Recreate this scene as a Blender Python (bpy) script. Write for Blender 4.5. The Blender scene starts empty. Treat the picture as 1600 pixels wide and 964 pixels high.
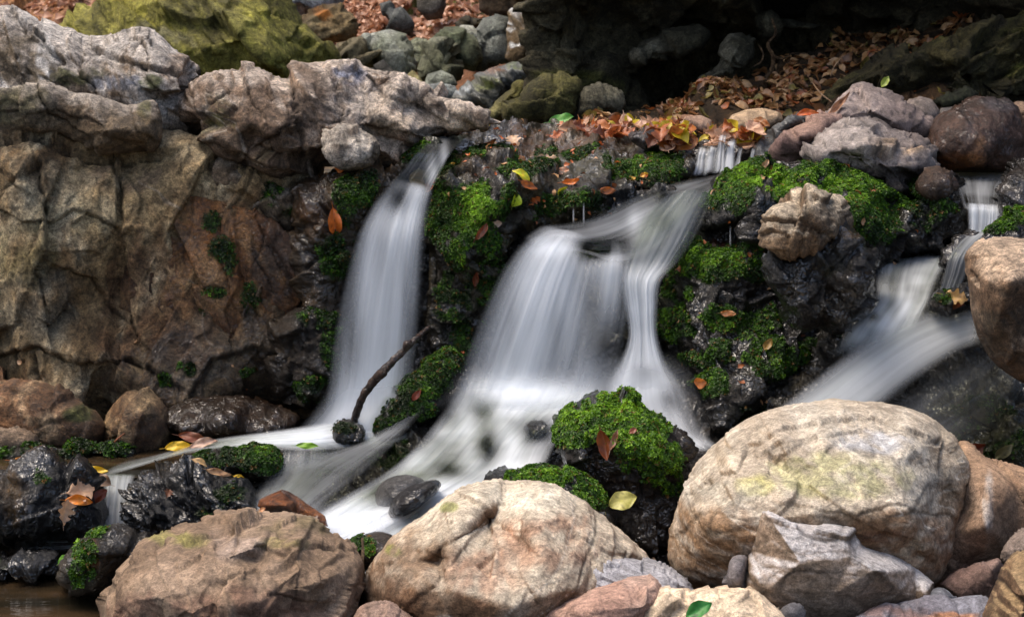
import bpy, math, random
import numpy as np
from mathutils import Vector

random.seed(7)
RNG = np.random.default_rng(11)
S = bpy.context.scene
C = S.collection

# ------------------------------------------------------------------ camera
PITCH = math.radians(10.0)
CZ = 1.0
F = 2444.0                      # focal length in photograph pixels (1600 wide)
cam = bpy.data.cameras.new('camera')
camo = bpy.data.objects.new('camera', cam)
C.objects.link(camo)
camo.location = (0, 0, CZ)
camo.rotation_euler = (math.pi / 2 - PITCH, 0, 0)
cam.sensor_width = 36
cam.lens = 36 * F / 1600
cam.clip_start = 0.05
cam.clip_end = 500
cam.dof.use_dof = True
cam.dof.focus_distance = 3.1
cam.dof.aperture_fstop = 13
S.camera = camo

# ------------------------------------------------------------------ world, sun, exposure
SUN_EL, SUN_AZ = math.radians(66), math.radians(-80)    # high, from the left and a little behind the viewer
world = bpy.data.worlds.new('World')
S.world = world
world.use_nodes = True
wn = world.node_tree
sky = wn.nodes.new('ShaderNodeTexSky')
sky.sky_type = 'NISHITA'
sky.sun_disc = False
sky.sun_elevation = SUN_EL
sky.sun_rotation = SUN_AZ
sky.air_density = 1.0
sky.dust_density = 6.0
sky.ozone_density = 1.0
wn.nodes['Background'].inputs['Strength'].default_value = 0.15
wn.links.new(sky.outputs[0], wn.nodes['Background'].inputs['Color'])
sun = bpy.data.lights.new('sun', 'SUN')
sun.energy = 0.85
sun.angle = math.radians(32)
sun.color = (1.0, 0.90, 0.76)
suno = bpy.data.objects.new('sun', sun)
C.objects.link(suno)
sd = Vector((math.sin(SUN_AZ) * math.cos(SUN_EL), math.cos(SUN_AZ) * math.cos(SUN_EL), math.sin(SUN_EL)))
suno.rotation_euler = sd.to_track_quat('Z', 'Y').to_euler()
S.view_settings.view_transform = 'Standard'
S.view_settings.look = 'None'
S.view_settings.gamma = 1
S.view_settings.exposure = 0.90
S.render.engine = 'CYCLES'
S.cycles.transparent_max_bounces = 24
S.cycles.max_bounces = 6

# ------------------------------------------------------------------ projection helpers
cp, sp_ = math.cos(PITCH), math.sin(PITCH)
def at(px, py, Y):
    """photo pixel + distance -> world point(s)"""
    px = np.asarray(px, float); py = np.asarray(py, float); Y = np.asarray(Y, float)
    a = (px - 800) / F; b = (482 - py) / F
    dx = a; dy = cp + b * sp_; dz = -sp_ + b * cp
    k = Y / dy
    return np.stack([dx * k, Y + 0 * k, CZ + dz * k], -1)

def srgb(r, g, b):
    c = np.array([r, g, b], float) / 255
    return np.where(c < 0.04045, c / 12.92, ((c + 0.055) / 1.055) ** 2.4)

# ------------------------------------------------------------------ vector noise
_perm = np.random.default_rng(5).permutation(256).astype(np.int32)
_perm = np.concatenate([_perm, _perm, _perm])
_g = np.random.default_rng(6).normal(size=(256, 3)); _g /= np.linalg.norm(_g, axis=1)[:, None]
_g = _g.astype(np.float32)
_r3 = np.random.default_rng(8).random((256, 3)).astype(np.float32)
def perlin(P):
    P = P.astype(np.float32)
    i = np.floor(P).astype(np.int32); f = P - i; i &= 255
    w = f * f * f * (f * (f * 6 - 15) + 10)
    out = 0
    for cx in (0, 1):
        hx = _perm[(i[:, 0] + cx) & 255]; wx = w[:, 0] if cx else 1 - w[:, 0]
        for cy in (0, 1):
            hy = _perm[hx + ((i[:, 1] + cy) & 255)]; wy = w[:, 1] if cy else 1 - w[:, 1]
            for cz in (0, 1):
                h = _perm[hy + ((i[:, 2] + cz) & 255)]; wz = w[:, 2] if cz else 1 - w[:, 2]
                g = _g[h]
                d = g[:, 0] * (f[:, 0] - cx) + g[:, 1] * (f[:, 1] - cy) + g[:, 2] * (f[:, 2] - cz)
                out = out + d * wx * wy * wz
    return out * 1.6
def fbm(P, n=4, seed=0.0, gain=0.5):
    a, s, t = 1.0, 0, 0
    P = P + seed * 17.31
    for k in range(n):
        s = s + a * perlin(P); t += a; a *= gain; P = P * 2.03 + 5.7
    return s / t
def ridged(P, n=3, seed=0.0):
    a, s, t = 1.0, 0, 0
    P = P + seed * 9.7
    for k in range(n):
        s = s + a * (1 - 2 * np.abs(perlin(P))); t += a; a *= 0.5; P = P * 2.1 + 3.3
    return s / t
def cells(P, seed=0):
    """nearest cell: random height 0..1, plane slope value, and F2-F1"""
    P = (P + seed * 3.7).astype(np.float32)
    i0 = np.floor(P).astype(np.int32)
    best = np.full(len(P), 9.0, np.float32); sec = best.copy(); hh = np.zeros(len(P), np.int32); off = np.zeros((len(P), 3), np.float32)
    for ax in (-1, 0, 1):
        for ay in (-1, 0, 1):
            for az in (-1, 0, 1):
                ii = i0 + np.array([ax, ay, az], np.int32)
                h = _perm[_perm[_perm[ii[:, 0] & 255] + (ii[:, 1] & 255)] + (ii[:, 2] & 255)]
                v = ii + _r3[h] - P
                d = np.einsum('ij,ij->i', v, v)
                m = d < best
                sec = np.where(m, best, np.minimum(sec, d))
                best = np.where(m, d, best); hh = np.where(m, h, hh); off[m] = -v[m]
    e = np.sqrt(sec) - np.sqrt(best)
    g = _g[(hh * 7 + 3) & 255]
    return _r3[hh, 0], np.einsum('ij,ij->i', off, g), e
def smooth(a, b, x):
    t = np.clip((x - a) / (b - a), 0, 1); return t * t * (3 - 2 * t)

# ------------------------------------------------------------------ mesh helpers
def make_mesh(name, V, faces, mat, attrs=None, smooth_=True, uv=None):
    """V (n,3); faces (m,k) int array"""
    me = bpy.data.meshes.new(name)
    V = np.asarray(V, np.float32); faces = np.asarray(faces, np.int32)
    m, k = faces.shape
    me.vertices.add(len(V)); me.vertices.foreach_set('co', V.ravel())
    me.loops.add(m * k); me.loops.foreach_set('vertex_index', faces.ravel())
    me.polygons.add(m); me.polygons.foreach_set('loop_start', np.arange(0, m * k, k, dtype=np.int32))
    if smooth_: me.polygons.foreach_set('use_smooth', np.ones(m, bool))
    for nm, (typ, dat) in (attrs or {}).items():
        a = me.attributes.new(nm, typ, 'POINT')
        dat = np.asarray(dat, np.float32)
        if typ == 'FLOAT_COLOR':
            if dat.shape[1] == 3: dat = np.concatenate([dat, np.ones((len(dat), 1), np.float32)], 1)
            a.data.foreach_set('color', dat.ravel())
        elif typ == 'FLOAT_VECTOR': a.data.foreach_set('vector', dat.ravel())
        else: a.data.foreach_set('value', dat.ravel())
    if mat: me.materials.append(mat)
    me.update(calc_edges=True)
    return me

def recentre(me, V):
    """put the object's origin at the base of its shape"""
    lo, hi = V.min(0), V.max(0)
    o = np.array([(lo[0] + hi[0]) / 2, (lo[1] + hi[1]) / 2, lo[2]])
    return o

def link(name, me, parent=None, label=None, cat=None, group=None, kind=None, loc=None):
    o = bpy.data.objects.new(name, me); C.objects.link(o)
    if parent is not None: o.parent = parent
    if loc is not None: o.location = loc
    if label: o['label'] = label
    if cat: o['category'] = cat
    if group: o['group'] = group
    if kind: o['kind'] = kind
    return o
def empty(name, loc, label, cat, group=None):
    return link(name, None, None, label, cat, group, loc=loc)

def vnormals(V, Fq):
    a = V[Fq[:, 2]] - V[Fq[:, 0]]; b = V[Fq[:, 3]] - V[Fq[:, 1]]
    n = np.cross(a, b)
    N = np.zeros_like(V)
    for k in range(4):
        for c in range(3): N[:, c] += np.bincount(Fq[:, k], n[:, c], len(V))
    return N / (np.linalg.norm(N, axis=1)[:, None] + 1e-12)

# ------------------------------------------------------------------ materials
def nt(name):
    m = bpy.data.materials.new(name); m.use_nodes = True
    t = m.node_tree; t.nodes.clear()
    return m, t
def N(t, typ, **kw):
    n = t.nodes.new(typ)
    for k, v in kw.items():
        if k in n.inputs.keys(): n.inputs[k].default_value = v
        else: setattr(n, k, v)
    return n
def math_(t, op, a, b=None, clamp=False):
    n = t.nodes.new('ShaderNodeMath'); n.operation = op; n.use_clamp = clamp
    for i, v in enumerate((a, b)):
        if v is None: continue
        if isinstance(v, (int, float)): n.inputs[i].default_value = v
        else: t.links.new(v, n.inputs[i])
    return n.outputs[0]

def rock_material(name, scale=1.0, bump=1.0, vary=0.5, spec=0.5, crackle=0.3, dry_rough=0.85, wet_rough=0.22, speck=0.5, coat=0.0):
    m, t = nt(name)
    L = t.links.new
    out = N(t, 'ShaderNodeOutputMaterial'); b = N(t, 'ShaderNodeBsdfPrincipled')
    L(b.outputs[0], out.inputs[0])
    col = N(t, 'ShaderNodeAttribute', attribute_name='Col'); wet = N(t, 'ShaderNodeAttribute', attribute_name='Wet')
    tc = N(t, 'ShaderNodeTexCoord')
    def noise(sc, det, rough, dist=0.0):
        n = N(t, 'ShaderNodeTexNoise', Scale=sc * scale, Detail=det, Roughness=rough, Distortion=dist); L(tc.outputs['Object'], n.inputs['Vector']); return n.outputs[0]
    def ramp(x, lo, hi, a=0.0, b_=1.0):
        r = N(t, 'ShaderNodeMapRange', interpolation_type='SMOOTHSTEP'); L(x, r.inputs[0])
        for i, v in enumerate((lo, hi, a, b_)): r.inputs[1 + i].default_value = v
        return r.outputs[0]
    n2 = noise(30, 8.0, 0.66, 0.8); n1 = noise(130, 8.0, 0.75, 0.4); n3 = noise(420, 4.0, 0.7); nm = noise(12, 6.0, 0.6, 1.0); ns = noise(85, 6.0, 0.7, 1.5)
    f = math_(t, 'MULTIPLY', ramp(n2, .32, .68, 1 - vary * .75, 1 + vary * .75), ramp(n1, .33, .67, 1 - vary * .85, 1 + vary * .85))
    f = math_(t, 'MULTIPLY', f, ramp(n3, .33, .67, 1 - vary * .6, 1 + vary * .6))
    f = math_(t, 'MULTIPLY', f, ramp(nm, .35, .65, 1 - vary * .35, 1 + vary * .35))
    pits = ramp(ns, .36, .30, 0.0, speck)                        # dark pits
    f = math_(t, 'MULTIPLY', f, math_(t, 'SUBTRACT', 1.0, pits))
    f = math_(t, 'MULTIPLY', f, math_(t, 'SUBTRACT', 1.0, math_(t, 'MULTIPLY', wet.outputs['Fac'], 0.62)))   # water soaked stone is darker
    mul = N(t, 'ShaderNodeVectorMath', operation='SCALE'); L(col.outputs['Color'], mul.inputs[0]); L(f, mul.inputs['Scale'])
    # pale mineral flecks, partly warm
    fl = math_(t, 'MULTIPLY', ramp(ns, .58, .66, 0.0, speck * .8), ramp(nm, .40, .62))
    hs = N(t, 'ShaderNodeMix', data_type='RGBA'); L(fl, hs.inputs[0]); L(mul.outputs[0], hs.inputs[6])
    pl = N(t, 'ShaderNodeVectorMath', operation='MULTIPLY_ADD'); L(mul.outputs[0], pl.inputs[0]); pl.inputs[1].default_value = (1.7, 1.6, 1.5); pl.inputs[2].default_value = (.045, .04, .034)
    L(pl.outputs[0], hs.inputs[7])
    L(hs.outputs[2], b.inputs['Base Color'])
    r = N(t, 'ShaderNodeMapRange'); L(wet.outputs['Fac'], r.inputs[0]); r.inputs[3].default_value = dry_rough; r.inputs[4].default_value = wet_rough
    r2 = math_(t, 'ADD', r.outputs[0], math_(t, 'MULTIPLY', math_(t, 'SUBTRACT', n1, 0.5), 0.3), True)
    L(r2, b.inputs['Roughness'])
    b.inputs['Specular IOR Level'].default_value = spec
    h = math_(t, 'ADD', math_(t, 'MULTIPLY', n2, 2.2), math_(t, 'MULTIPLY', n1, 1.0))
    h = math_(t, 'ADD', h, math_(t, 'MULTIPLY', n3, 0.30))
    h = math_(t, 'ADD', h, math_(t, 'MULTIPLY', ramp(ns, .30, .40), 0.35 * (speck + crackle)))
    bp = N(t, 'ShaderNodeBump', Strength=min(1, 0.9 * bump), Distance=0.010 * bump / scale)
    L(h, bp.inputs['Height']); L(bp.outputs[0], b.inputs['Normal'])
    if coat:
        L(math_(t, 'MULTIPLY', math_(t, 'MULTIPLY', wet.outputs['Fac'], coat), ramp(noise(16 / scale, 3.0, 0.5, 0.5), .40, .58, .12, 1.0)), b.inputs['Coat Weight']); b.inputs['Coat Roughness'].default_value = 0.06; b.inputs['Coat IOR'].default_value = 1.55
        bc = N(t, 'ShaderNodeBump', Strength=1.0, Distance=0.010)
        L(math_(t, 'ADD', noise(62 / scale, 1.2, 0.45, 1.2), math_(t, 'MULTIPLY', noise(28 / scale, 1.0, 0.5, 0.6), 1.6)), bc.inputs['Height']); L(bc.outputs[0], b.inputs['Coat Normal'])
    return m

M_DRY = rock_material('dry_stone', 1.0, 0.75, 0.42, 0.3, 0.10, speck=.45)
M_SMOOTH = rock_material('smooth_stone', 0.8, 0.75, 0.42, 0.3, 0.06, speck=.5)
M_ROUGH = rock_material('rough_stone', 0.9, 1.0, 0.62, 0.4, 0.15, 0.85, 0.25, speck=.7, coat=.6)
M_WET = rock_material('wet_stone', 0.8, 0.7, 0.6, 0.25, 0.1, 0.6, 0.35, speck=.2, coat=1.0)
M_FAR = rock_material('far_stone', 0.4, 1.0, 0.5, 0.3, 0.2, speck=.6)
M_CAVE = rock_material('shaded_stone', 0.4, 1.0, 0.6, 0.25, 0.2, speck=.5)

def leaf_material(name, trans=0.3, rough=0.5, vary=0.5, spec=0.4):
    m, t = nt(name); L = t.links.new
    out = N(t, 'ShaderNodeOutputMaterial'); b = N(t, 'ShaderNodeBsdfPrincipled', Roughness=rough)
    b.inputs['Specular IOR Level'].default_value = spec
    col = N(t, 'ShaderNodeAttribute', attribute_name='Col')
    tc = N(t, 'ShaderNodeTexCoord')
    n = N(t, 'ShaderNodeTexNoise', Scale=110.0, Detail=5.0, Roughness=0.65); L(tc.outputs['Object'], n.inputs['Vector'])
    f = math_(t, 'MULTIPLY_ADD', n.outputs[0], vary * 2); f.node.inputs[2].default_value = 1 - vary
    mul = N(t, 'ShaderNodeVectorMath', operation='SCALE'); L(col.outputs['Color'], mul.inputs[0]); L(f, mul.inputs['Scale'])
    L(mul.outputs[0], b.inputs['Base Color'])
    bp = N(t, 'ShaderNodeBump', Strength=0.5, Distance=0.002); L(n.outputs[0], bp.inputs['Height']); L(bp.outputs[0], b.inputs['Normal'])
    tr = N(t, 'ShaderNodeBsdfTranslucent'); L(mul.outputs[0], tr.inputs['Color'])
    mx = N(t, 'ShaderNodeMixShader', Fac=trans)
    L(b.outputs[0], mx.inputs[1]); L(tr.outputs[0], mx.inputs[2]); L(mx.outputs[0], out.inputs[0])
    return m
M_MOSS = leaf_material('moss_fronds', 0.35, 0.45, 0.3, 0.35)
M_LEAF = leaf_material('dead_leaf', 0.22, 0.42, 0.45, 0.5)

def water_material(name, tint, white, rough=0.18, streak=55, fine=0.22, gloss=1.0):
    """running water: clear film + aerated white; Foam and Film are surface attributes"""
    m, t = nt(name); L = t.links.new
    out = N(t, 'ShaderNodeOutputMaterial')
    foam = N(t, 'ShaderNodeAttribute', attribute_name='Foam'); film = N(t, 'ShaderNodeAttribute', attribute_name='Film')
    fl = N(t, 'ShaderNodeAttribute', attribute_name='Flow')
    mp = N(t, 'ShaderNodeMapping'); mp.inputs['Scale'].default_value = (streak, 1.6, 1.0); L(fl.outputs['Vector'], mp.inputs[0])
    n1 = N(t, 'ShaderNodeTexNoise', Scale=1.0, Detail=4.0, Roughness=0.62); L(mp.outputs[0], n1.inputs['Vector'])
    mp2 = N(t, 'ShaderNodeMapping'); mp2.inputs['Scale'].default_value = (streak * 3.2, 4.0, 1.0); L(fl.outputs['Vector'], mp2.inputs[0])
    n2 = N(t, 'ShaderNodeTexNoise', Scale=1.0, Detail=3.0, Roughness=0.6); L(mp2.outputs[0], n2.inputs['Vector'])
    s = math_(t, 'ADD', math_(t, 'MULTIPLY', math_(t, 'SUBTRACT', n1.outputs[0], 0.5), fine * 2.0), math_(t, 'MULTIPLY', math_(t, 'SUBTRACT', n2.outputs[0], 0.5), fine * 0.9))
    k = math_(t, 'ADD', 1.0, s)
    fa = math_(t, 'MULTIPLY', foam.outputs['Fac'], k, True)
    tr = N(t, 'ShaderNodeBsdfTransparent'); tr.inputs[0].default_value = (1, 1, 1, 1)
    df = N(t, 'ShaderNodeBsdfDiffuse'); df.inputs[0].default_value = (*white, 1)
    tl = N(t, 'ShaderNodeBsdfTranslucent'); tl.inputs[0].default_value = (*white, 1)
    wmx = N(t, 'ShaderNodeMixShader', Fac=0.42); L(df.outputs[0], wmx.inputs[1]); L(tl.outputs[0], wmx.inputs[2])
    # film: tinted clear + glossy
    trt = N(t, 'ShaderNodeBsdfTransparent'); trt.inputs[0].default_value = (*tint, 1)
    gl = N(t, 'ShaderNodeBsdfGlossy', Roughness=rough); gl.inputs[0].default_value = (0.9, 0.95, 1, 1)
    bp = N(t, 'ShaderNodeBump', Strength=0.6, Distance=0.006); L(n1.outputs[0], bp.inputs['Height']); L(bp.outputs[0], gl.inputs['Normal'])
    fr = N(t, 'ShaderNodeFresnel', IOR=1.33); L(bp.outputs[0], fr.inputs['Normal'])
    fmx = N(t, 'ShaderNodeMixShader'); L(math_(t, 'MULTIPLY', fr.outputs[0], gloss, True), fmx.inputs[0]); L(trt.outputs[0], fmx.inputs[1]); L(gl.outputs[0], fmx.inputs[2])
    m1 = N(t, 'ShaderNodeMixShader'); L(film.outputs['Fac'], m1.inputs[0]); L(tr.outputs[0], m1.inputs[1]); L(fmx.outputs[0], m1.inputs[2])
    m2 = N(t, 'ShaderNodeMixShader'); L(fa, m2.inputs[0]); L(m1.outputs[0], m2.inputs[1]); L(wmx.outputs[0], m2.inputs[2])
    L(m2.outputs[0], out.inputs[0])
    return m
M_WATER = water_material('falling_water', (0.55, 0.58, 0.45), (0.87, 0.91, 0.95))
M_SHEEN = water_material('sliding_water', (0.34, 0.37, 0.24), (0.80, 0.84, 0.88), 0.15, 30, 0.4, 0.55)

def pool_material():
    m, t = nt('pool_water'); L = t.links.new
    out = N(t, 'ShaderNodeOutputMaterial'); b = N(t, 'ShaderNodeBsdfPrincipled', Roughness=0.09)
    tc = N(t, 'ShaderNodeTexCoord')
    mp = N(t, 'ShaderNodeMapping'); mp.inputs['Scale'].default_value = (4, 16, 1); L(tc.outputs['Object'], mp.inputs[0])
    n = N(t, 'ShaderNodeTexNoise', Scale=1.0, Detail=4.0, Roughness=0.5, Distortion=0.4); L(mp.outputs[0], n.inputs['Vector'])
    cr = N(t, 'ShaderNodeValToRGB'); L(n.outputs[0], cr.inputs[0])
    cr.color_ramp.elements[0].position = 0.35; cr.color_ramp.elements[0].color = (0.012, 0.010, 0.006, 1)
    cr.color_ramp.elements[1].position = 0.75; cr.color_ramp.elements[1].color = (0.060, 0.036, 0.018, 1)
    L(cr.outputs[0], b.inputs['Base Color'])
    bp = N(t, 'ShaderNodeBump', Strength=0.35, Distance=0.01); L(n.outputs[0], bp.inputs['Height']); L(bp.outputs[0], b.inputs['Normal'])
    b.inputs['Specular IOR Level'].default_value = 0.5
    L(b.outputs[0], out.inputs[0])
    return m
M_POOL = pool_material()

# ------------------------------------------------------------------ relief builder
def seg_dist(P, poly):
    """distance of points to closed polyline + nearest point"""
    best = np.full(len(P), 1e18); near = np.zeros_like(P)
    n = len(poly)
    for i in range(n):
        a = poly[i]; b = poly[(i + 1) % n]; ab = b - a
        t = np.clip(((P - a) @ ab) / (ab @ ab + 1e-9), 0, 1)
        q = a + t[:, None] * ab
        d = ((P - q) ** 2).sum(1); m = d < best
        best[m] = d[m]; near[m] = q[m]
    return np.sqrt(best), near
def inside(P, poly):
    c = np.zeros(len(P), bool); n = len(poly); x, y = P[:, 0], P[:, 1]
    for i in range(n):
        x1, y1 = poly[i]; x2, y2 = poly[(i + 1) % n]
        if y1 == y2: continue
        m = (y1 > y) != (y2 > y)
        c ^= m & (x < (x2 - x1) * (y - y1) / (y2 - y1) + x1)
    return c
def resample(poly, rounding=1):
    """Chaikin corner cutting"""
    for _ in range(rounding):
        nx = np.roll(poly, -1, 0)
        poly = np.stack([poly * .75 + nx * .25, poly * .25 + nx * .75], 1).reshape(-1, poly.shape[1])
    return poly
def gblur(A, s):
    if s <= 0: return A
    r = int(3 * s) + 1; k = np.exp(-np.arange(-r, r + 1) ** 2 / (2 * s * s)); k /= k.sum()
    for ax in (0, 1):
        A = np.apply_along_axis(lambda v: np.convolve(np.pad(v, r, mode='edge'), k, 'valid'), ax, A)
    return A
def bilin(G, x, y):
    h, w = G.shape
    x = np.clip(x, 0, w - 1.001); y = np.clip(y, 0, h - 1.001)
    i = x.astype(int); j = y.astype(int); fx = x - i; fy = y - j
    return (G[j, i] * (1 - fx) + G[j, i + 1] * fx) * (1 - fy) + (G[j + 1, i] * (1 - fx) + G[j + 1, i + 1] * fx) * fy

from mathutils.geometry import delaunay_2d_cdt
def lin_field(poly3, ctrl, X, Y):
    """piecewise linear interpolation of (x,y,d) points on arrays X,Y"""
    pts = np.concatenate([poly3, np.array(ctrl, float).reshape(-1, 3)])
    n = len(poly3)
    vs, es, fs, ov, oe, of = delaunay_2d_cdt([Vector((p[0], p[1])) for p in pts], [], [list(range(n))], 1, 1e-4)
    dv = []
    for i, v in enumerate(vs):
        o = ov[i]
        if o: dv.append(pts[o[0], 2])
        else:
            d = ((pts[:, :2] - np.array(v)) ** 2).sum(1); dv.append(pts[d.argmin(), 2])
    out = np.full(X.shape, np.nan)
    for f in fs:
        for k in range(1, len(f) - 1):
            a, b, c = (np.array(vs[f[0]]), np.array(vs[f[k]]), np.array(vs[f[k + 1]]))
            da, db, dc = dv[f[0]], dv[f[k]], dv[f[k + 1]]
            den = (b[1] - c[1]) * (a[0] - c[0]) + (c[0] - b[0]) * (a[1] - c[1])
            if abs(den) < 1e-9: continue
            l1 = ((b[1] - c[1]) * (X - c[0]) + (c[0] - b[0]) * (Y - c[1])) / den
            l2 = ((c[1] - a[1]) * (X - c[0]) + (a[0] - c[0]) * (Y - c[1])) / den
            l3 = 1 - l1 - l2
            m = (l1 > -1e-3) & (l2 > -1e-3) & (l3 > -1e-3)
            out[m] = (l1 * da + l2 * db + l3 * dc)[m]
    # extend outwards
    for _ in range(60):
        nanm = np.isnan(out)
        if not nanm.any(): break
        acc = np.zeros_like(out); cnt = np.zeros_like(out)
        for dy, dx in ((0, 1), (0, -1), (1, 0), (-1, 0)):
            r = np.roll(out, (dy, dx), (0, 1)); ok = ~np.isnan(r)
            acc[ok] += r[ok]; cnt[ok] += 1
        m = nanm & (cnt > 0); out[m] = acc[m] / cnt[m]
    out[np.isnan(out)] = np.nanmean(out)
    return out

PROFILES = {   # amplitudes in metres at ~3 m distance
    'boulder': dict(lump=.012, lf=5, ridge=.0022, rf=13, fine=.0014, ff=38, chip=.0035, cf=6, chip2=.25, crack=.0022),
    'smooth':  dict(lump=.008, lf=6, ridge=.001, rf=12, fine=.0006, ff=60, chip=.004, cf=8, chip2=.10, crack=.003),
    'angular': dict(lump=.004, lf=7, ridge=.001, rf=22, fine=.0011, ff=60, chip=.012, cf=9, crack=.004),
    'cliff':   dict(lump=.012, lf=4, ridge=.0035, rf=16, fine=.0032, ff=50, chip=.018, cf=8, crack=.012),
    'wet':     dict(lump=.010, lf=7, ridge=.006, rf=20, fine=.0040, ff=50, chip=.012, cf=14, crack=.004),
    'far':     dict(lump=.006, lf=6, ridge=.0015, rf=18, fine=.0014, ff=45, chip=.022, cf=7, crack=.004),
}
BUILT = {}
_seed = [0]
def rock(name, label, cat, outline, Y, T, e=0.5, lean=0.0, ctrl=(), blur=3.0, step=2.4, prof='boulder', k=1.0,
         cols=((120, 100, 80), (80, 65, 50), (160, 150, 140)), pale=0.3, palef=6.0, wet=0.0, blobs=(), wetblobs=(), mossb=(), mat=None, back=0.6,
         rounding=1, parent=None, group=None, kind=None, aniso=(1, 1, 1), rot=0.0, vein=0.0, veinc=(200, 190, 175), deep=0.0, top=None, over=None, free=False, cracks=(), dirt=.6, ck=1.0):
    """A stone whose silhouette is `outline` (photo pixels) standing at distance Y.
       T = half thickness towards the camera (m); ctrl = (px,py,metres toward camera) facet points."""
    _seed[0] += 1; seed = _seed[0] * 0.618
    pl = np.array([(p[0], p[1], p[2] if len(p) > 2 else 0.0) for p in outline], float)
    if free:                       # the rim takes its depth from the nearest facet points
        ca_ = np.array(ctrl, float)
        for i_ in range(len(pl)):
            w_ = 1 / (((ca_[:, :2] - pl[i_, :2]) ** 2).sum(1) + 100) ** 1.5
            pl[i_, 2] = (w_ * ca_[:, 2]).sum() / w_.sum()
    if rounding: poly3 = resample(pl, rounding)
    else: poly3 = pl
    poly = poly3[:, :2]
    lo, hi = poly.min(0) - 6, poly.max(0) + 6
    # --- coarse rasters: inflation + facets
    cs = max(2.0, (hi - lo).max() / 90)
    gx = np.arange(lo[0], hi[0] + cs, cs); gy = np.arange(lo[1], hi[1] + cs, cs)
    GX, GY = np.meshgrid(gx, gy)
    ins = inside(np.stack([GX.ravel(), GY.ravel()], 1), poly).reshape(GX.shape)
    u = np.zeros(GX.shape)
    for it in range(420):
        u = 0.25 * (np.roll(u, 1, 0) + np.roll(u, -1, 0) + np.roll(u, 1, 1) + np.roll(u, -1, 1)) + 1.0
        u[~ins] = 0
    u /= max(u.max(), 1e-6)
    lin = gblur(lin_field(poly3, ctrl, GX, GY), blur / cs) if (len(ctrl) or np.abs(poly3[:, 2]).max() > 0) else np.zeros_like(GX)
    # --- fine grid clipped to the outline
    nx = int((hi[0] - lo[0]) / step) + 2; ny = int((hi[1] - lo[1]) / step) + 2
    X, Yp = np.meshgrid(lo[0] + np.arange(nx) * step, lo[1] + np.arange(ny) * step)
    P = np.stack([X.ravel(), Yp.ravel()], 1)
    I = inside(P, poly)
    Ig = I.reshape(ny, nx)
    cell = Ig[:-1, :-1] | Ig[1:, :-1] | Ig[:-1, 1:] | Ig[1:, 1:]
    jj, ii = np.nonzero(cell)
    q = np.stack([jj * nx + ii, (jj + 1) * nx + ii, (jj + 1) * nx + ii + 1, jj * nx + ii + 1], 1)
    used = np.unique(q)
    bmask = ~I[used]
    Pb = P[used]
    _, near = seg_dist(Pb[bmask], poly)
    Pb[bmask] = near
    remap = np.full(nx * ny, -1); remap[used] = np.arange(len(used)); q = remap[q]
    n = len(used)
    uu = np.clip(bilin(u, (Pb[:, 0] - lo[0]) / cs, (Pb[:, 1] - lo[1]) / cs), 0, 1)
    uu[bmask] = 0
    ll = bilin(lin, (Pb[:, 0] - lo[0]) / cs, (Pb[:, 1] - lo[1]) / cs)
    h = uu ** e
    midy = (poly[:, 1].min() + poly[:, 1].max()) / 2
    leanY = lean * (midy - Pb[:, 1]) / F * Y
    Yf = Y - T * h - ll + leanY
    # moss mask in picture coordinates of the stone's face
    def blobmask(bl, PP):
        m = np.zeros(len(PP))
        wob = WOB
        for bx in bl:
            cx, cy, rx, ry = bx[:4]; s = bx[5] if len(bx) > 5 else (bx[4] if len(bx) > 4 and not hasattr(bx[4], '__len__') else 1.0)
            d = np.sqrt(((PP[:, 0] - cx) / rx) ** 2 + ((PP[:, 1] - cy) / ry) ** 2)
            m = np.maximum(m, s * smooth(1.25, 0.7, d + wob))
        return m
    Wf = at(Pb[:, 0], Pb[:, 1], Yf)
    back_T = back if back else 0.5
    inner = np.nonzero(~bmask)[0]
    Yb = Yf[inner] + T * (1 + back_T * 1.6) * uu[inner] ** e + 0.01 + 0.8 * np.clip(ll[inner], 0, 1) * uu[inner] ** e
    Wb = at(Pb[inner, 0], Pb[inner, 1], Yb)
    V = np.concatenate([Wf, Wb])
    bm_ = np.arange(n); bm_[inner] = n + np.arange(len(inner))
    qb = bm_[q][:, ::-1]
    keep = (q != qb[:, ::-1]).any(1)
    Fq = np.concatenate([q, qb[keep]])
    Nn = vnormals(V, Fq)
    PP = np.concatenate([Pb, Pb[inner]])
    # noise displacement
    pr = dict(PROFILES[prof]);
    if over: pr.update(over)
    sc = max(1.0, Y / 3.2)             # far stones carry coarser detail
    ca, sa = math.cos(rot), math.sin(rot)
    Q = V.copy()
    Q = np.stack([Q[:, 0] * ca - Q[:, 2] * sa, Q[:, 1], Q[:, 0] * sa + Q[:, 2] * ca], 1) * np.array(aniso)
    q1 = leanY - ll - T * uu * 0.6
    Q[:, 1] = 0.3 * Y + np.concatenate([q1, (q1 + T * uu * 1.2)[inner]]) * 0.4
    Qs = Q / sc + seed * 3.1
    WOB = 0.35 * fbm(Qs * 14, 3, 1.3) + 0.25 * fbm(Qs * 45, 2, 2.2)
    warp = np.stack([fbm(Qs * 6, 2, 5), fbm(Qs * 6, 2, 6), fbm(Qs * 6, 2, 7)], 1) * 0.03
    d = pr['lump'] * fbm(Qs * pr['lf'], 3, 0.3) * 1.6
    rg = ridged((Qs + warp) * pr['rf'], 3, 2.0)
    d += pr['ridge'] * rg
    fn = fbm(Qs * pr['ff'], 3, 3.0, 0.6)
    d += pr['fine'] * fn * 1.6
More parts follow.
